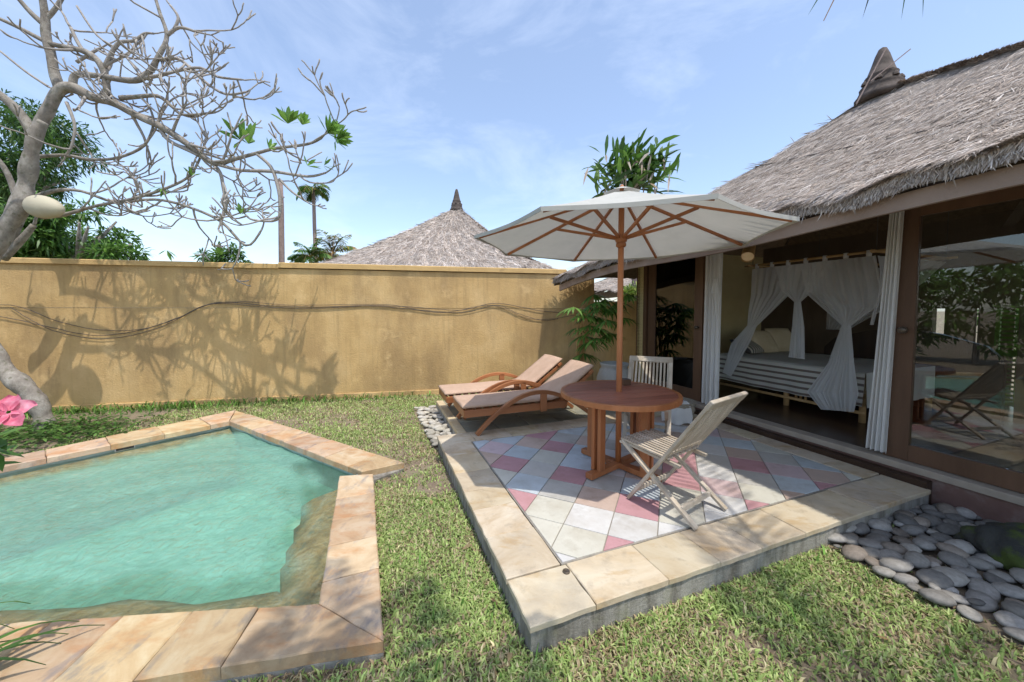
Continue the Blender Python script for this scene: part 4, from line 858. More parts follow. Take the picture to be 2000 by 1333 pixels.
drape([side(top(.46), top(1.0), .6), side(g_(1576, 574, -.05), g_(1724, 566, -.05), 1.1), side(g_(1612, 606, -.07), g_(1714, 600, -.07), 1.0), side(g_(1644, 636, -.1), g_(1662, 636, -.1), .4), side(g_(1618, 710, -.12), g_(1668, 710, -.12), 1.2), side(g_(1578, 765, -.15), g_(1678, 770, -.15), 1.8), side(g_(1606, 800, -.16), g_(1668, 805, -.16), 1.5)], 9, .02, 90, 3).build('drape', 'net', net, smooth=True)
drape([side(rb2+zdn, rb2+DT*1.5+zdn, .6), side(g_(1722, 560, .2), g_(1722, 560, 1.2), .8), side(g_(1700, 635, .5), g_(1705, 635, .6), .4)], 7, .018, 50, 4).build('drape', 'net', net, smooth=True)
drape([side(ra_+DT*1.6+zdn, rb2+DT*1.6+zdn, .6), side(lerp(ra_, rb2, .1)+DT*1.6+Vector((0, 0, -.6)), lerp(ra_, rb2, .75)+DT*1.6+Vector((0, 0, -.5)), .8), side(lerp(ra_, rb2, .1)+DT*1.6+Vector((0, 0, -1.0)), lerp(ra_, rb2, .3)+DT*1.6+Vector((0, 0, -1.0)), .6)], 8, .018, 50, 5).build('drape', 'net', net, smooth=True)
# ------------------------------------------------------------------ leaves
def leaf_blades(name, P, D, U, ln, wd, cols, parent=None, droop=.25, kind=None, org=None):
    """P roots, D directions, U up-ish vectors (Nx3), ln, wd arrays"""
    n = len(P); D = D/np.linalg.norm(D, axis=1, keepdims=True); S = np.cross(D, U); S /= np.linalg.norm(S, axis=1, keepdims=True)+1e-9
    ln = np.broadcast_to(np.asarray(ln, float).reshape(-1, 1), (n, 1)); wd = np.broadcast_to(np.asarray(wd, float).reshape(-1, 1), (n, 1)); o0 = Vector(org) if org is not None else (ORG.get(parent.name, Vector()) if parent else Vector()); z = np.array([[0, 0, -1.]])
    V = np.stack([P, P+D*ln*.45+S*wd*.5+z*ln*droop*.15, P+D*ln*.45-S*wd*.5+z*ln*droop*.15, P+D*ln+z*ln*droop, P+D*ln*.78+S*wd*.33+z*ln*droop*.5, P+D*ln*.78-S*wd*.33+z*ln*droop*.5], 1).reshape(-1, 3)-np.array(o0)
    b = np.arange(n)[:, None]*6; li = np.concatenate([b+np.array([[0, 1, 2]]), b+np.array([[1, 4, 5, 2]]), b+np.array([[4, 3, 5]])], 1).ravel()
    me = bpy.data.meshes.new(name); me.vertices.add(n*6); me.vertices.foreach_set('co', V.astype(np.float32).ravel()); me.loops.add(n*10); me.loops.foreach_set('vertex_index', li.astype(np.int32))
    me.polygons.add(n*3); me.polygons.foreach_set('loop_start', (np.arange(n)[:, None]*10+np.array([[0, 3, 7]])).ravel().astype(np.int32)); me.polygons.foreach_set('loop_total', np.tile([3, 4, 3], n).astype(np.int32)); me.update(calc_edges=True)
    ca = me.color_attributes.new('Col', 'FLOAT_COLOR', 'POINT'); ca.data.foreach_set('color', np.repeat(np.c_[cols, np.ones(n)], 6, 0).astype(np.float32).ravel())
    me.materials.append(MATS['leaf']); o = bpy.data.objects.new(name, me); COL.objects.link(o)
    if parent: o.parent = parent
    else: o.location = o0
    ORG[o.name] = o0
    if kind: o['kind'] = kind
    return o
GREEN = [(.075, .17, .028), (.10, .21, .038), (.13, .25, .05), (.06, .13, .025)]
DARKG = [(.045, .105, .022), (.065, .14, .028), (.085, .17, .035)]
LIGHT = [(.17, .33, .06), (.21, .39, .08), (.14, .27, .05)]

# ------------------------------------------------------------------ frangipani over the pool corner
fr_base = gz(88, 838)
fr = thing('frangipani_tree', fr_base, 'bare branched frangipani with a crooked pale trunk beside the pool', 'tree')
def px_limb(L):
    L = [(x, y, 5.24+(Y-5.24)*.28 if Y > 5.24 else Y, r) for x, y, Y, r in L]
    return [gy(x, y, Y) for x, y, Y, r in L], [.95*r*Y/F_PX/math.sqrt(1+((x-1000)/F_PX)**2) for x, y, Y, r in L]
def smooth_path(P, r, k=4):
    out = []; rr = []
    for i in range(len(P)-1):
        p0, p1, p2, p3 = P[max(i-1, 0)], P[i], P[i+1], P[min(i+2, len(P)-1)]
        for j in range(k):
            u = j/k; out.append(.5*((2*p1)+(p2-p0)*u+(2*p0-5*p1+4*p2-p3)*u*u+(3*p1-p0-3*p2+p3)*u**3)); rr.append(lerp(r[i], r[i+1], u))
    return out+[P[-1]], rr+[r[-1]]
YB = fr_base.y
trunk = [(90, 850, YB, 34), (84, 815, YB, 25), (68, 780, YB, 25), (42, 752, YB-.02, 27), (8, 722, YB, 26), (-22, 670, YB, 25), (-38, 610, YB, 25), (-38, 560, YB, 26), (-22, 505, YB, 27), (6, 455, YB+.02, 26), (38, 405, YB+.05, 24), (52, 355, YB+.08, 21), (60, 305, YB+.04, 19), (70, 262, YB+.04, 18), (84, 238, YB+.05, 12)]
P_, r_ = smooth_path(*px_limb(trunk), 5); rk = random.Random(3)
r_ = [x*(1+.10*math.sin(i*.9)+rk.uniform(-.06, .06)) for i, x in enumerate(r_)]
MB().tube(P_, r_, 14).build('trunk', 'bark', fr, smooth=True)
limbs = [
 [(66, 285, 5.35, 15), (60, 255, 5.33, 15), (42, 226, 5.3, 14), (18, 200, 5.2, 13), (-20, 170, 5.1, 12)],
 [(66, 280, 5.35, 17), (78, 245, 5.37, 17), (94, 216, 5.4, 16), (115, 178, 5.45, 15), (142, 172, 5.5, 16), (180, 190, 5.6, 13), (220, 200, 5.7, 12), (268, 226, 5.75, 10), (322, 252, 5.8, 9), (378, 290, 5.85, 7.5), (420, 320, 5.9, 6), (455, 312, 5.92, 5), (500, 300, 5.95, 4), (540, 290, 6.0, 3.5), (600, 282, 6.0, 3), (628, 270, 6.0, 2.6)],
 [(118, 178, 5.45, 14), (106, 142, 5.4, 13), (100, 108, 5.35, 12), (90, 70, 5.3, 12), (88, 30, 5.25, 10), (80, -20, 5.2, 8)],
 [(210, 190, 5.68, 9), (207, 160, 5.6, 8.5), (196, 126, 5.5, 8.5), (166, 101, 5.4, 8), (100, 86, 5.3, 7), (40, 56, 5.2, 6), (-20, 28, 5.1, 5)],
 [(88, 50, 5.28, 9), (60, 25, 5.2, 7), (25, -15, 5.1, 6)],
 [(88, 40, 5.28, 7), (110, 15, 5.35, 6), (130, -20, 5.4, 5)],
 [(142, 168, 5.5, 10), (150, 146, 5.5, 9), (200, 150, 5.55, 8), (262, 158, 5.6, 8), (290, 142, 5.62, 7), (312, 106, 5.65, 6), (326, 70, 5.7, 5), (312, 25, 5.7, 4), (300, -15, 5.7, 3.5)],
 [(326, 70, 5.7, 4.5), (350, 54, 5.72, 4.2), (384, 63, 5.75, 3)], [(340, 58, 5.7, 4), (348, 34, 5.7, 3.4), (332, 10, 5.7, 2.6)],
 [(268, 155, 5.6, 6), (310, 148, 5.65, 4.5), (350, 138, 5.7, 3.8), (392, 133, 5.75, 3.4), (424, 150, 5.8, 3), (472, 156, 5.85, 2.4)],
 [(312, 118, 5.65, 4.5), (350, 116, 5.75, 4), (400, 160, 5.85, 3.6), (440, 184, 5.9, 3), (482, 180, 5.95, 2.3)],
 [(204, 132, 5.55, 6), (230, 86, 5.5, 5), (262, 80, 5.5, 4.4), (282, 66, 5.55, 3.4), (300, 66, 5.6, 2.6)],
 [(165, 104, 5.4, 6), (150, 80, 5.35, 5), (138, 54, 5.3, 4.5)], [(150, 122, 5.45, 5), (185, 100, 5.5, 4), (198, 94, 5.55, 3)],
 [(58, 308, 5.35, 7), (90, 305, 5.45, 5.5), (130, 304, 5.55, 5), (180, 312, 5.65, 4.2), (232, 308, 5.75, 4), (282, 284, 5.85, 3.6), (300, 240, 5.9, 3), (290, 205, 5.9, 2.4)],
 [(70, 385, 5.35, 8), (112, 372, 5.45, 6), (160, 374, 5.55, 4.2), (225, 395, 5.7, 3.8), (300, 390, 5.85, 3.6), (360, 402, 5.95, 3.4), (430, 432, 6.0, 3.4), (480, 480, 6.05, 3), (508, 455, 6.1, 2.2)],
 [(80, 425, 5.35, 7), (125, 420, 5.45, 6), (190, 402, 5.6, 4.2), (262, 388, 5.75, 4), (330, 366, 5.9, 3.6), (372, 342, 6.0, 3), (395, 300, 6.05, 2.4)],
 [(310, 246, 5.8, 6), (330, 275, 5.85, 5), (380, 300, 5.9, 4.6), (425, 330, 5.95, 4.4), (436, 365, 6.0, 4), (440, 400, 6.0, 4), (432, 432, 6.0, 3.6)],
 [(235, 192, 5.7, 7), (262, 190, 5.72, 6), (308, 188, 5.76, 5), (335, 208, 5.8, 4), (360, 225, 5.85, 3.5), (420, 220, 5.95, 2.6)],
 [(130, 200, 5.5, 5), (146, 245, 5.5, 4), (140, 285, 5.5, 3.5), (128, 305, 5.5, 3)], [(0, 100, 5.2, 3), (50, 140, 5.3, 3.4), (95, 170, 5.4, 4)],
 [(420, 320, 5.9, 5), (470, 333, 5.95, 4), (530, 335, 6.0, 4), (600, 345, 6.05, 3), (636, 338, 6.1, 2.2)],
 [(500, 300, 5.95, 3.5), (528, 325, 5.97, 4), (540, 355, 5.98, 4), (547, 395, 6.0, 3.6), (540, 430, 6.0, 3.2), (495, 430, 6.0, 2.6), (480, 420, 6.0, 2)],
 [(545, 350, 6.0, 3), (570, 375, 6.03, 2.6), (598, 394, 6.06, 2)], [(20, 470, 5.3, 14), (35, 440, 5.4, 11), (58, 400, 5.5, 8)], [(40, 410, 5.3, 10), (15, 340, 5.2, 8), (-15, 300, 5.1, 7)],
 [(5, 505, 5.35, 15), (45, 465, 5.5, 11), (66, 440, 5.6, 8)],
 [(150, 12, 5.45, 3), (190, 70, 5.55, 2.8), (235, 100, 5.6, 2.6), (268, 140, 5.65, 3)],
]
tips = []; ends = []
for L_ in limbs:
    P_, r_ = smooth_path(*px_limb(L_), 4); big = L_[0][3] > 6
    r_ = [x*(1+rk.uniform(-.05, .05)) for x in r_]
    MB().tube(P_, r_, 10 if big else 7).build('branch', 'bark' if big else 'twig', fr, smooth=True)
    ends.append((P_[-1], (P_[-1]-P_[-3]).normalized(), r_[-1]))
    for i in range(5, len(P_)-1, 2):
        if L_[i//4 if i//4 < len(L_) else -1][0] > 120: (tips.append((P_[i], (P_[i+1]-P_[i]).normalized(), r_[i])) if L_[i//4 if i//4 < len(L_) else -1][0] < 430 or rk.random() < .45 else None)
def twig(p, d, r, ln, dep, out, rr):
    """forked stubby frangipani shoot, tips turning upwards"""
    pts = [p]; rad = [r]; n = 5; dd = d.copy()
    for k in range(n):
        dd = (dd+Vector((rr.gauss(0, .14), rr.gauss(0, .12), rr.gauss(.09, .10)))).normalized(); pts.append(pts[-1]+dd*ln/n); rad.append(max(r*(1-.32*(k+1)/n), .0088))
    out.append((pts, rad))
    if dep > 0:
        for k in range(rr.choice((2, 2, 3))):
            a = Vector((rr.gauss(0, 1), rr.gauss(0, 1), rr.gauss(.15, .8))).normalized(); twig(pts[-1], (dd*.8+a*.62).normalized(), rad[-1]*.9, ln*rr.uniform(.5, .85), dep-1, out, rr)
    else: TIPS.append((pts[-1], dd))
TIPS = []; rr = random.Random(21); grp = []
for p, d, r in tips:
    for rep_ in range(rr.choice((0, 0, 0, 1, 1) if p.x < -4.9 and p.z > 4.3 else ((0, 1, 1, 1) if p.z < 4.2 else (0, 1, 1)))):
        side = Vector((rr.gauss(.15, .8), rr.gauss(.15, .55), rr.gauss(-.25, .8))).normalized(); o_ = []
        twig(p, (d*.55+side).normalized(), max(min(r*.6, .022), .014), rr.uniform(.26, .52), rr.choice((1, 2, 2, 3)), o_, rr); grp.append(o_)
for p, d, r in ends:
    if p.z < 6.2: o_ = []; twig(p, d, max(min(r*.8, .02), .01), rr.uniform(.14, .26), 1, o_, rr); grp.append(o_)
for o_ in grp:
    m = MB()
    for pts, rad in o_: m.tube(pts, rad, 6)
    m.build('shoot', 'twig', fr, smooth=True)
# leaf rosettes
def rosette(c, d, n, ln, name, parent, cols=LIGHT, seed=0, spread=.9):
    r0 = np.random.default_rng(seed); a = r0.uniform(0, 2*PI, n); e = r0.uniform(.15, spread*1.3, n); d = np.array(d.normalized()); x = np.cross(d, [.3, .2, .9]); x /= np.linalg.norm(x); y = np.cross(d, x)
    D = d[None]*np.cos(e)[:, None]+(x[None]*np.cos(a)[:, None]+y[None]*np.sin(a)[:, None])*np.sin(e)[:, None]
    U = np.repeat(d[None], n, 0)+r0.normal(0, .15, (n, 3)); l = ln*r0.uniform(.65, 1.1, n); c_ = np.array(cols)[r0.integers(0, len(cols), n)]*r0.uniform(.8, 1.2, (n, 1))
    return leaf_blades(name, np.repeat(np.array(c)[None], n, 0)+D*.01, D, U, l, l*.26, c_, parent, .12)
for k, (x, y, n, ln, dx, dz) in enumerate(((562, 243, 9, .24, 0, 1), (590, 245, 7, .20, .4, .8), (640, 262, 15, .26, .6, .5), (655, 275, 10, .24, .9, -.1), (485, 282, 6, .30, .0, 1), (470, 275, 5, .30, -.6, .9), (525, 292, 4, .18, .3, .6), (600, 325, 5, .16, .7, .5), (632, 325, 3, .16, 1, .3), (320, 365, 3, .14, 0, -1), (375, 345, 4, .14, .2, .8), (470, 420, 4, .16, .2, .9), (325, 488, 2, .14, 0, -1))):
    rosette(gy(x, y, 5.42), Vector((dx, -.1, dz)), int(n*1.7)+2, ln*1.15, 'leaf_cluster', fr, LIGHT, 50+k)
orn = gy(86, 405, 5.05); bm = bmesh.new(); bmesh.ops.create_uvsphere(bm, u_segments=28, v_segments=16, radius=1)
for v in bm.verts: v.co = Vector((v.co.x*.26, v.co.y*.12, v.co.z*.155*(1-.12*v.co.x)))
me = bpy.data.meshes.new('oval_ornament'); bm.to_mesh(me); bm.free(); me.materials.append(MATS['ornament']); me.polygons.foreach_set('use_smooth', [True]*len(me.polygons)); o = bpy.data.objects.new('oval_ornament', me); COL.objects.link(o); o.location = orn; o.rotation_euler = (0, R(8), 0)
tag(o, 'smooth pale beige oval ornament fixed to the frangipani trunk', 'ornament')

# ------------------------------------------------------------------ trees and palms beyond the wall
def crown(n, cen, rad, ln, wd, cols, parent, clumps=26, seed=0, name='crown', hang=.0, flat=0):
    r0 = np.random.default_rng(seed); u = r0.normal(0, 1, (clumps, 3)); u /= np.linalg.norm(u, axis=1, keepdims=True); cc = np.array(cen)+u*np.array(rad)*r0.uniform(.45, .95, (clumps, 1)); cr_ = r0.uniform(.18, .34, clumps)*min(rad)
    k = r0.integers(0, clumps, n); w = r0.normal(0, 1, (n, 3)); w /= np.linalg.norm(w, axis=1, keepdims=True); P = cc[k]+w*(cr_[k][:, None])*r0.uniform(.5, 1.15, (n, 1))*np.array([1.25, 1.25, .8])
    D = w*.7+r0.normal(0, .5, (n, 3)); D[:, 2] -= hang; U = r0.normal(0, .5, (n, 3))+np.array([0, 0, 1.]); c_ = np.array(cols)[r0.integers(0, len(cols), n)]*r0.uniform(.75, 1.25, (n, 1))
    return leaf_blades(name, P, D, U, ln*r0.uniform(.7, 1.3, n), wd*r0.uniform(.7, 1.2, n), c_, parent, .25)
def tree(base, top, cen, rad, n, ln, wd, cols, label, seed, name='broadleaf_tree', hang=0):
    t = thing(name, base, label, 'tree', None); rr = random.Random(seed); base = Vector(base); top = Vector(top)
    MB().tube([base, lerp(base, top, .4)+Vector((rr.uniform(-.2, .2), 0, 0)), top], [.22, .17, .11], 10).build('trunk', 'bark', t, smooth=True)
    m = MB()
    for k in range(8):
        e = Vector(cen)+Vector((rr.uniform(-.7, .7)*rad[0], rr.uniform(-.7, .7)*rad[1], rr.uniform(-.3, .6)*rad[2])); m.tube([top, lerp(top, e, .5)+Vector((0, 0, .15)), e], [.08, .05, .02], 6)
    m.build('limb', 'bark', t, smooth=True)
    crown(n, cen, rad, ln, wd, cols, t, 34, seed, 'crown', hang); return t
c1 = gy(40, 320, 12.0); tree((c1.x, c1.y, 0), (c1.x, c1.y, 5.2), c1, (2.1, 1.8, 2.3), 11000, .20, .055, DARKG, 'tall dark green feathery tree behind the garden wall', 4, hang=.3)
c2_ = gy(150, 462, 9.0); tree((c2_.x, c2_.y, 0), (c2_.x, c2_.y, 2.6), c2_, (1.65, 1.0, .85), 5200, .20, .05, GREEN+LIGHT[:1], 'mid green bushy tree rising just behind the garden wall', 5)
c3_ = gy(25, 445, 8.4); tree((c3_.x-.3, c3_.y, 0), (c3_.x-.3, c3_.y, 2.4), c3_+Vector((-.2, 0, -.1)), (.9, .7, .8), 2400, .2, .06, GREEN, 'leafy green tree behind the wall at the frangipani trunk', 6)
rosette(gy(430, 500, 7.6), Vector((.1, 0, 1)), 9, .32, 'broadleaf_plant', None, LIGHT, 90); o = bpy.context.scene.objects['broadleaf_plant']; tag(o, 'light green leaf rosette peeping over the wall under the frangipani', 'plant')
sh_ = thing('wall_shrub', (gy(430, 500, 7.9).x, 7.9, 0), 'low green shrub showing above the wall coping beside the bare pole', 'shrub')
crown(900, gy(445, 512, 7.9), (.55, .3, .35), .16, .035, GREEN, sh_, 12, 8, 'foliage'); MB().tube([(gy(430, 500, 7.9).x, 7.9, 0), gy(440, 520, 7.9)], [.04, .02], 6).build('stem', 'bark', sh_)
pb = gy(550, 507, 7.25); tag(MB().tube([(pb.x, pb.y, 0), (pb.x, pb.y, 2.6), gy(549, 400, 7.25), gy(547, 352, 7.25)], [.06, .055, .05, .045], 10).build('bare_pole', 'dead_trunk', smooth=True, org=(pb.x, pb.y, 0)), 'thin bare pole standing behind the wall under the frangipani branches', 'pole')
def palm(base, top, nf, fl, wd, label, seed, r0=.11, cols=GREEN, name='palm_tree', arch=1.0, el=(.0, 1.2), leaflets=26, org=None, llen=.30):
    t = thing(name, base, label, 'palm'); base = Vector(base); top = Vector(top); rr = random.Random(seed)
    MB().tube([lerp(base, top, k/8)+Vector((.03*math.sin(k), 0, 0))*(top-base).length*.1 for k in range(9)], [r0*(1-.35*k/8) for k in range(9)], 10).build('trunk', 'dead_trunk', t, smooth=True)
    top = top+Vector((.03*math.sin(8), 0, 0))*(top-base).length*.1
    for k in range(nf):
        a = 2*PI*k/nf+rr.uniform(-.3, .3); e = rr.uniform(*el); frond(top, a, e, fl*rr.uniform(.8, 1.1), wd, cols, t, rr, arch, leaflets, llen)
    return t
def frond(p, a, e, L_, wd, cols, par, rr, arch, nl, llen):
    d = Vector((math.cos(a)*math.cos(e), math.sin(a)*math.cos(e), math.sin(e))); pts = [p]; n = 9
    for k in range(n): pts.append(pts[-1]+d*L_/n); d = (d+Vector((0, 0, -.16*arch))).normalized()
    fo = MB().tube(pts, [.02*(1-.85*k/n)*max(L_, .7)/1.6+.002 for k in range(n+1)], 5).build('frond', 'bamboo', par)
    P = []; D = []; U = []; ln = []
    for k in range(nl):
        u = .12+.88*k/nl; i = min(int(u*n), n-1); f = u*n-i; q = lerp(pts[i], pts[i+1], f); tg = (pts[i+1]-pts[i]).normalized(); sd = tg.cross(Vector((0, 0, 1)))
        if sd.length < 1e-3: sd = Vector((1, 0, 0))
        sd.normalize()
        for s in (-1, 1): P.append(q); D.append(sd*s*.8+tg*.6+Vector((0, 0, rr.uniform(-.35, .05)))); U.append(Vector((0, 0, 1))+sd*s*.2); ln.append(llen*L_/1.6*(math.sin(u*PI*.85+.35))*rr.uniform(.85, 1.1))
    ln = np.array(ln); c_ = pal(len(P), cols, .15); leaf_blades('leaflets', np.array(P), np.array(D), np.array(U), ln, wd*np.ones(len(P)), c_, fo, .35)
pc = gy(615, 368, 26); palm((pc.x+.1, 26, 0), (pc.x-.15, 26, pc.z-.1), 13, 1.4, .07, 'tall slender palm far behind the wall', 3, .17, GREEN+[(.20, .22, .05)], arch=1.6, el=(.1, 1.2), llen=.8)
for k, (x, y, Y, f, lab, cl_) in enumerate(((606, 503, 22, 1.5, 'low green palm at the foot of the tall slender palm', GREEN), (650, 497, 24, 1.8, 'yellowing palm beside the neighbouring thatched roof', [(.35, .22, .05), (.20, .24, .05), (.10, .17, .03)]))):
    q = gy(x, y, Y); palm((q.x, Y, 0), q, 14, f, .08, lab, 10+k, .14, cl_, arch=1.2, el=(.2, 1.4), llen=.7)
# pandanus whose head shows above the umbrella
ph_ = gy(1240, 345, 9.6); pn = thing('screw_pine', (ph_.x, ph_.y, 0), 'screw pine with a dense head of sword leaves behind the umbrella', 'tree')
MB().tube([(ph_.x+.2, ph_.y, 0), (ph_.x+.1, ph_.y, 2.2), ph_+Vector((0, 0, -.2))], [.16, .13, .12], 10).build('trunk', 'dead_trunk', pn, smooth=True)
n = 290; a = RNG.uniform(0, 2*PI, n); e = RNG.uniform(-.15, 1.5, n)
D = np.stack([np.cos(a)*np.cos(e), np.sin(a)*np.cos(e), np.sin(e)], 1); hd = np.array(ph_)[None]+RNG.normal(0, 1, (n, 3))*np.array([.42, .3, .26])
leaf_blades('sword_leaves', hd, D, np.repeat([[0, 0, 1.]], n, 0)+RNG.normal(0, .3, (n, 3)), RNG.uniform(.55, .95, n), .12*np.ones(n), pal(n, GREEN+DARKG+[(.12, .21, .04)], .2), pn, .22)
n = 26; leaf_blades('dead_leaves', np.array(ph_)[None]+RNG.normal(0, 1, (n, 3))*np.array([.45, .3, .2])+np.array([[0, -.3, .1]]), RNG.normal(0, .5, (n, 3))+np.array([[0, -.6, -.7]]), np.repeat([[0, -1., 0]], n, 0), .5*np.ones(n), .06*np.ones(n), pal(n, [(.45, .38, .32), (.36, .28, .2)], .1), pn, .3)
# fan palm in the corner by the house
fp = gz(1172, 757); fp = Vector((1.22, 6.7, 0)); fpl = thing('lady_palm', fp, 'clump of green fan leaves on thin canes in the wall corner', 'plant')
rr = random.Random(8)
for k, (x, y) in enumerate(((1165, 590), (1150, 600), (1180, 585), (1195, 600), (1135, 615), (1150, 635), (1140, 655), (1165, 660), (1185, 625), (1170, 620), (1150, 668), (1140, 690), (1205, 590), (1225, 575), (1215, 620), (1160, 575), (1120, 600), (1128, 640), (1172, 600), (1190, 650), (1150, 615), (1165, 640))):
    tip = gy(x, y, 6.5+rr.uniform(-.3, .3)); b = fp+Vector((rr.uniform(-.08, .08), rr.uniform(-.08, .08), 0)); kn = Vector((b.x+(tip.x-b.x)*.3, b.y+(tip.y-b.y)*.3, tip.z*.85))
    cnm = MB().tube([b, kn, tip], [.011, .009, .005], 6).build('cane', 'bamboo', fpl); nl = 15; aa = np.linspace(-2.1, 2.1, nl)+RNG.normal(0, .08, nl); ot = Vector((tip.x-fp.x, tip.y-fp.y-.35, 0)).normalized(); sd = Vector((-ot.y, ot.x, 0))
    D = np.array([np.array(ot*math.cos(z)*.8+sd*math.sin(z)+Vector((0, 0, .25*math.cos(z)-.3))) for z in aa]); leaf_blades('fan_leaf', np.repeat(np.array(tip)[None], nl, 0), D, np.repeat([[0, 0, 1.]], nl, 0), RNG.uniform(.26, .40, nl), .052*np.ones(nl), pal(nl, LIGHT+GREEN[:3], .15), cnm, .35)
shb = thing('yellow_shrub', (2.9, 8.9, 0), 'yellow green shrub seen over the low wall beside the house', 'shrub')
crown(1300, (2.95, 8.9, 1.75), (.7, .4, .75), .14, .03, [(.22, .32, .05), (.14, .24, .04), (.3, .34, .08)], shb, 14, 9, 'foliage'); MB().tube([(2.9, 8.9, 0), (2.9, 8.9, 1.4)], [.05, .02], 6).build('stem', 'bark', shb)
# ------------------------------------------------------------------ neighbouring thatched roofs
def pavilion(apex, half, drop, ang, label, finh, nst, wall_z):
    p = thing('thatched_pavilion', (apex.x, apex.y, 0), label, 'building'); ca, sa = math.cos(ang), math.sin(ang); C = [apex+Vector((half*(a*ca-b*sa), half*(a*sa+b*ca), -drop)) for a, b in ((-1, -1), (1, -1), (1, 1), (-1, 1))]
    m = MB(); fns = [bil(C[k], C[(k+1) % 4], apex, apex, .30) for k in range(4)]
    for f_ in fns: q = face_mesh(f_, 24, 14); m.add(q.v, q.f)
    r_ = m.build('roof', 'thatch_base', p, smooth=True)
    for f_ in fns[:1]+fns[3:]+fns[1:2]: thatch_face(f_, nst, .17, .015, r_)
    finial(apex-Vector((0, 0, .16)), finh*.30, finh, r_)
    w = half*.75; base = [apex+Vector((w*(a*ca-b*sa), w*(a*sa+b*ca), 0)) for a, b in ((-1, -1), (1, -1), (1, 1), (-1, 1))]
    MB().slab(base, -.05, wall_z, .01).build('wall', 'olive_plaster', p); return p
pavilion(gy(892, 405, 14.0), 5.0, 3.3, R(-14), 'neighbouring grey thatched roof with a clay finial beyond the garden wall', .85, 34000, 2.2)
pavilion(gy(1195, 500, 15.0)+Vector((2.2, 0, .4)), 3.6, 2.0, R(-20), 'far thatched roof glimpsed between the garden wall and the bungalow', .7, 8000, 1.9)

# ------------------------------------------------------------------ plants at the near left
fb_ = Vector((-2.22, 1.30, 0)); fl_ = thing('pink_flower_shrub', fb_, 'pink flowering shrub with glossy leaves beside the pool', 'plant')
fc = gy(18, 806, 1.40)
MB().tube([fb_, fb_+Vector((.05, .02, .7)), Vector((-2.12, 1.36, 1.15)), fc+Vector((-.05, .01, -.03))], [.03, .025, .016, .007], 8).build('stem', 'bark', fl_, smooth=True)
for k in range(5):
    a = k*2*PI/5+.3; ax_ = Vector((.35, -.75, .55)).normalized(); x_ = ax_.orthogonal().normalized(); y_ = ax_.cross(x_); d = x_*math.cos(a)+y_*math.sin(a); sd = ax_.cross(d)
    def pet(u, v, d=d, sd=sd, ax_=ax_):
        w = math.sin(PI*min(.98, .12+.80*v))**.7*.030; return fc+d*(.006+.066*v)+sd*(2*u-1)*w+ax_*(.020*v-.022*v*v+.012*(2*u-1)**2+.004*math.sin(v*9+u*4))
    MB().grid(pet, 8, 10).build('petal', 'petal', fl_, smooth=True)
rl = random.Random(5)
for k, (x, y, dx, dz, ln) in enumerate(((5, 835, .5, .05, .10), (15, 855, .6, -.1, .11), (-10, 870, .8, .1, .12), (0, 890, .9, -.05, .11), (20, 880, .5, -.5, .09), (-15, 850, .7, .3, .12), (-20, 905, .8, .2, .13), (0, 910, .5, -.3, .1), (10, 820, .3, -.2, .09))):
    q = gy(x-30, y, 1.42+rl.uniform(-.05, .05)); leaf_blades('leaf', np.array([q, q]), np.array([[dx, -.2, dz], [dx*.5, .3, dz+.3]]), np.array([[0, -.3, 1.], [0, -.4, 1.]]), [ln, ln*.9], [ln*.34, ln*.3], pal(2, LIGHT+GREEN, .1), fl_, .2)
sb_ = Vector((-2.42, 1.18, 0)); sp_l = thing('strap_leaf_plant', sb_, 'dark green strap leaved plant hanging over the pool coping', 'plant'); rl = random.Random(9)
for k, (x, y, Y, z2) in enumerate(((205, 1222, 1.72, .3), (160, 1215, 1.75, .34), (90, 1300, 1.5, .34), (60, 1180, 1.8, .42), (75, 1250, 1.65, .3), (120, 1258, 1.62, .28), (30, 1230, 1.7, .4), (20, 1270, 1.6, .36), (140, 1240, 1.68, .3))):
    tip = gy(x, y, Y); b = sb_+Vector((rl.uniform(-.05, .05), rl.uniform(-.05, .05), 0)); m = MB(); n = 9; pk = lerp(b, tip, .55)+Vector((0, 0, z2)); w = rl.uniform(.012, .019); vs = []
    for i in range(n+1):
        u = i/n; p = b*(1-u)**2+pk*2*u*(1-u)+tip*u*u; t_ = ((pk-b)*(1-u)+(tip-pk)*u).normalized(); sd = t_.cross(Vector((0, 0, 1))).normalized(); ww = w*math.sin(PI*(.22+.77*u)); vs += [p+sd*ww+Vector((0, 0, .004)), p, p-sd*ww+Vector((0, 0, .004))]
    m.add(vs, [(i*3+j, i*3+j+1, i*3+4+j, i*3+3+j) for i in range(n) for j in (0, 1)]); o = m.build('strap_leaf', 'leaf', sp_l, smooth=True)
    ca = o.data.color_attributes.new('Col', 'FLOAT_COLOR', 'POINT'); c_ = rl.choice(DARKG+GREEN); ca.data.foreach_set('color', [x for _ in vs for x in (*c_, 1)])
crown(1800, (YARD.x, YARD.y, 1.6), (1.1, .8, 1.3), .2, .06, GREEN+LIGHT, yard, 18, 77, 'foliage'); MB().tube([YARD, YARD+Vector((0, 0, 1.2))], [.06, .03], 6).build('stem', 'bark', yard)
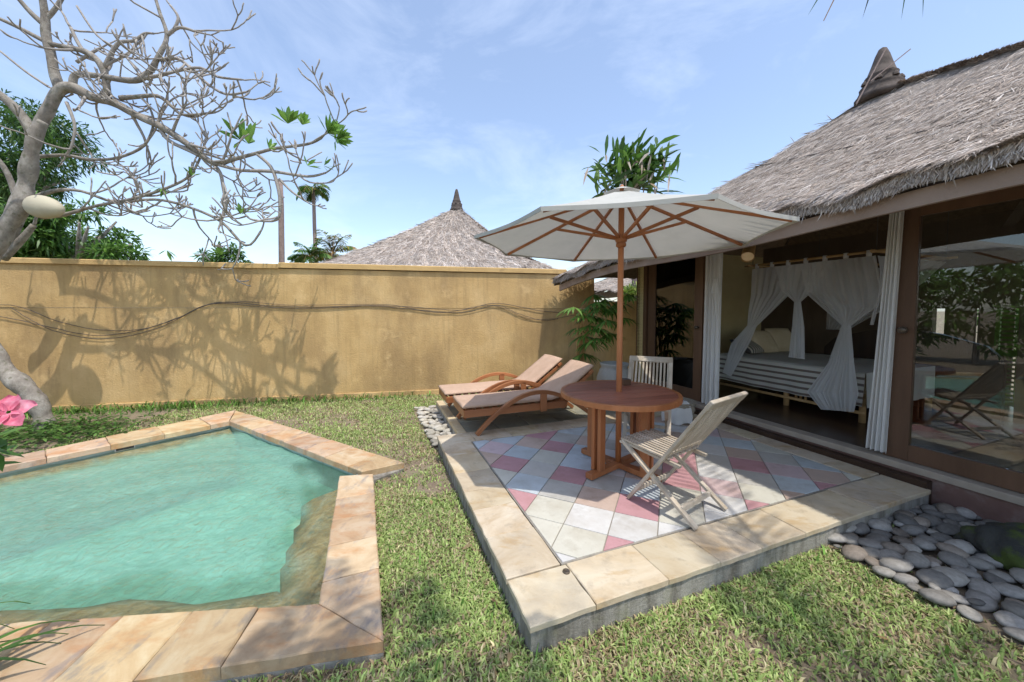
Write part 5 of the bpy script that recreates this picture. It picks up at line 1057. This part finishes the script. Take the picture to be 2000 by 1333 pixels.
# ------------------------------------------------------------------ what stands beside and behind the camera: hedge (mirrored in the glass), palm (shade)
for k in range(7):
    x, y = -10.0+random.uniform(-.4, .4), -3.5+k*1.35
    hg = thing('hedge_bush', (x, y, 0), 'tall leafy hedge bush '+['nearest the ochre wall', 'second from the ochre wall', 'third from the ochre wall', 'fourth from the ochre wall', 'fifth from the ochre wall', 'sixth from the ochre wall', 'farthest from the ochre wall'][6-k], 'bush', 'hedge bushes'); crown(1500, (x, y, 1.9), (1.0, 1.0, 1.9), .26, .09, GREEN+LIGHT, hg, 22, 30+k, 'foliage'); MB().tube([(x, y, 0), (x, y, 1.6)], [.08, .04], 6).build('stem', 'bark', hg)
op = palm((.75, -1.75, 0), (.45, -1.25, 4.9), 0, 1, .04, 'palm standing behind the viewer, its frond tips hanging into the sky', 2, .13)
rr = random.Random(31); top_ = Vector(op.children[0].matrix_world.translation)
ct = Vector((.45, -1.25, 4.9))+Vector((.03*math.sin(8), 0, 0))*.52
for a, e, l_ in ((88, .25, 1.95), (112, .15, 1.75), (140, .4, 1.7), (62, .3, 1.7), (175, .3, 1.7), (210, .4, 1.6), (250, .5, 1.5), (300, .4, 1.6), (340, .3, 1.6), (20, .4, 1.6), (100, .75, 1.9)):
    frond(ct, R(a), e, l_, .035, GREEN, op, rr, .55, 34, .42)
hp = thing('coconut_palm', (4.9, -3.2, 0), 'coconut palm beside the bungalow, frond tips hanging over the roof', 'palm'); ct2 = Vector((4.6, -2.2, 6.6))
hpb = Vector((4.9, -3.2, 0)); hpb = Vector((2.6, -2.6, 0)); hp.location = hpb; ORG[hp.name] = hpb
ct2 = Vector((2.9, -.6, 5.6)); MB().tube([hpb, Vector((2.7, -1.8, 2.5)), ct2], [.15, .12, .10], 10).build('trunk', 'dead_trunk', hp, smooth=True)
tipz = [gy(1577, 32, 3.0), gy(1684, 38, 3.0), gy(1760, 40, 2.9), gy(1802, 36, 2.9)]
d_ = Vector((tipz[1].x-ct2.x, tipz[1].y-ct2.y, 0)); fo_pts = [ct2, ct2+Vector((.05, 1.0, .35)), ct2+Vector((.10, 2.2, .1)), Vector((3.05, 3.2, 4.95)), Vector((3.1, 3.7, 4.55))]
fo = MB().tube(fo_pts, [.025, .02, .014, .008, .004], 6).build('frond', 'bamboo', hp)
P = []; D = []; ln = []
for k, t_ in enumerate(tipz):
    q = Vector((2.95+.04*k, t_.y-.25+.05*k, 5.15)); P.append(q); D.append(t_-q); ln.append((t_-q).length)
for k in range(40):
    u = k/40; i = min(int(u*3), 2); q = lerp(fo_pts[i], fo_pts[i+1], u*3-i)
    for s in (-1, 1): P.append(q); D.append(Vector((s*.8, .45, -.05+rr.uniform(0, .3)))); ln.append(.45*rr.uniform(.8, 1.1))
leaf_blades('leaflets', np.array(P), np.array(D), np.repeat([[0, -1., .6]], len(P), 0), np.array(ln), .03*np.ones(len(P)), pal(len(P), DARKG+[(.05, .06, .03)], .1), fo, .0)
for a in (100, 180, 240, 300, 20): frond(ct2, R(a), .5, 1.7, .035, GREEN, hp, rr, .7, 26, .42)

# ------------------------------------------------------------------ grass and ground cover
def fbm(x, y, s): return (np.sin(x*s*2.1+1.3*np.sin(y*s*1.7))+np.sin(y*s*2.9+1.1*np.sin(x*s*2.3+2))+.6*np.sin((x+y)*s*5.3+1)+.5*np.sin((x*1.3-y)*s*7.1))/3.1
def grass_pts(n, x0, x1, y0, y1):
    P = np.stack([RNG.uniform(x0, x1, n), RNG.uniform(y0, y1, n)], 1); ok = np.ones(n, bool)
    a = (P[:, 0]/np.maximum(P[:, 1], .3)); ok &= (a > -1.7) & (a < 1.75)
    for pl in (POUT, PATIO, PLAT): ok &= ~inpoly(P, [(p.x, p.y) for p in pl])
    ok &= ~inpoly(P, [(p.x, p.y) for p in [H(4.25, .62), H(4.25, 4.5), H(6.2, 4.5), H(6.2, .56)]])
    ok &= ~(inpoly(P, [(p.x, p.y) for p in PEBR]) & (RNG.random(n) > .03))
    wd_ = (P[:, 0]-WA.x)*WN.x+(P[:, 1]-WA.y)*WN.y; ok &= wd_ > .03
    hs = P[:, 0]*DT.x+P[:, 1]*DT.y; ok &= hs < 4.3
    d = fbm(P[:, 0], P[:, 1], 1.1)+.7*fbm(P[:, 0]+9, P[:, 1]-4, 3.1); ok &= RNG.random(n) < np.clip(.70+.62*d, .12, 1)
    return P[ok]
def blades(P, h, w, cols, name, lean=.9, parent=None):
    n = len(P); a = RNG.uniform(0, 2*PI, n); l = h*RNG.uniform(.4, 1.6, n); dr = np.stack([np.cos(a), np.sin(a), 0*a], 1); k = RNG.uniform(.25, lean, n)[:, None]
    side = np.stack([-np.sin(a), np.cos(a), 0*a], 1)*(w*RNG.uniform(.35, 1.5, n)*.5)[:, None]; up = np.array([[0, 0, 1.]])
    l = l[:, None]; B = dr*l*k*.5+up*l*.55; C = dr*l*k*1.25+up*l*(.95-.55*k)
    return strips(name, np.c_[P, np.zeros(n)+.001], side, B, C, 'grass', cols, parent)
GR = [(.32, .43, .13), (.39, .50, .17), (.25, .35, .10), (.46, .53, .21), (.54, .47, .28), (.40, .30, .18)]
g1 = grass_pts(270000, -1.6, 3.6, .75, 3.2); g2 = grass_pts(150000, -5.6, 1.0, 3.0, 7.4)
for nm, P, h, w in (('grass', g1, .034, .0105), ('grass', g2, .030, .012)):
    dry = fbm(P[:, 0]-3, P[:, 1]+5, 1.6)+.5*fbm(P[:, 0], P[:, 1], 6); c_ = pal(len(P), GR[:4], .16); m_ = RNG.random(len(P)) < np.clip(.30-.30*dry, .06, .75); c_[m_] = pal(int(m_.sum()), GR[4:], .2)
    o = blades(P, h, w, c_, nm); o['label'] = 'short broad bladed lawn grass with dry patches'
P = grass_pts(9000, -1.4, 3.5, .8, 2.4); P = P[RNG.random(len(P)) < .035]; o = blades(P, .085, .011, pal(len(P), LIGHT, .2), 'tall_grass', .7); o['label'] = 'scattered taller grass blades on the lawn'
# weeds along the wall foot and round the trunk
wx = RNG.uniform(-8.4, -1.6, 1700); wy = WA.y+(wx-WA.x)*.205-np.abs(RNG.normal(.12, .12, 1700))-.03; P = np.stack([wx, wy], 1); P = P[(RNG.random(1700) < np.clip((-wx-1.0)/5, .05, 1))]
o = blades(P, .13, .016, pal(len(P), GREEN+LIGHT+[(.3, .26, .14)], .2), 'wall_weeds', 1.0); o['label'] = 'straggling weeds along the foot of the ochre wall'
P = np.stack([RNG.normal(fr_base.x+.4, .55, 1700), RNG.normal(fr_base.y-.25, .35, 1700)], 1); P = P[~inpoly(P, [(p.x, p.y) for p in POUT])]
n = len(P); a = RNG.uniform(0, 2*PI, n); o = leaf_blades('ground_cover', np.c_[P, RNG.uniform(.0, .14, n)], np.stack([np.cos(a), np.sin(a), RNG.uniform(-.1, .9, n)], 1), np.repeat([[0, 0, 1.]], n, 0), RNG.uniform(.06, .15, n), RNG.uniform(.02, .04, n), pal(n, DARKG+GREEN, .2), None, .3, 'stuff', org=(fr_base.x, fr_base.y, 0)); o['label'] = 'dark green ground cover round the frangipani trunk'
P = grass_pts(4000, -1.6, 3.4, .8, 5.0); P = P[RNG.random(len(P)) < .05]; n = len(P); a = RNG.uniform(0, 2*PI, n)
o = leaf_blades('fallen_leaves', np.c_[P, RNG.uniform(.02, .04, n)], np.stack([np.cos(a), np.sin(a), RNG.uniform(-.1, .25, n)], 1), np.repeat([[0, 0, 1.]], n, 0)+RNG.normal(0, .25, (n, 3)), RNG.uniform(.04, .09, n), RNG.uniform(.012, .03, n), pal(n, [(.36, .24, .12), (.45, .33, .18), (.28, .17, .09)], .2), None, .1, 'stuff'); o['label'] = 'dry brown leaves fallen on the lawn'
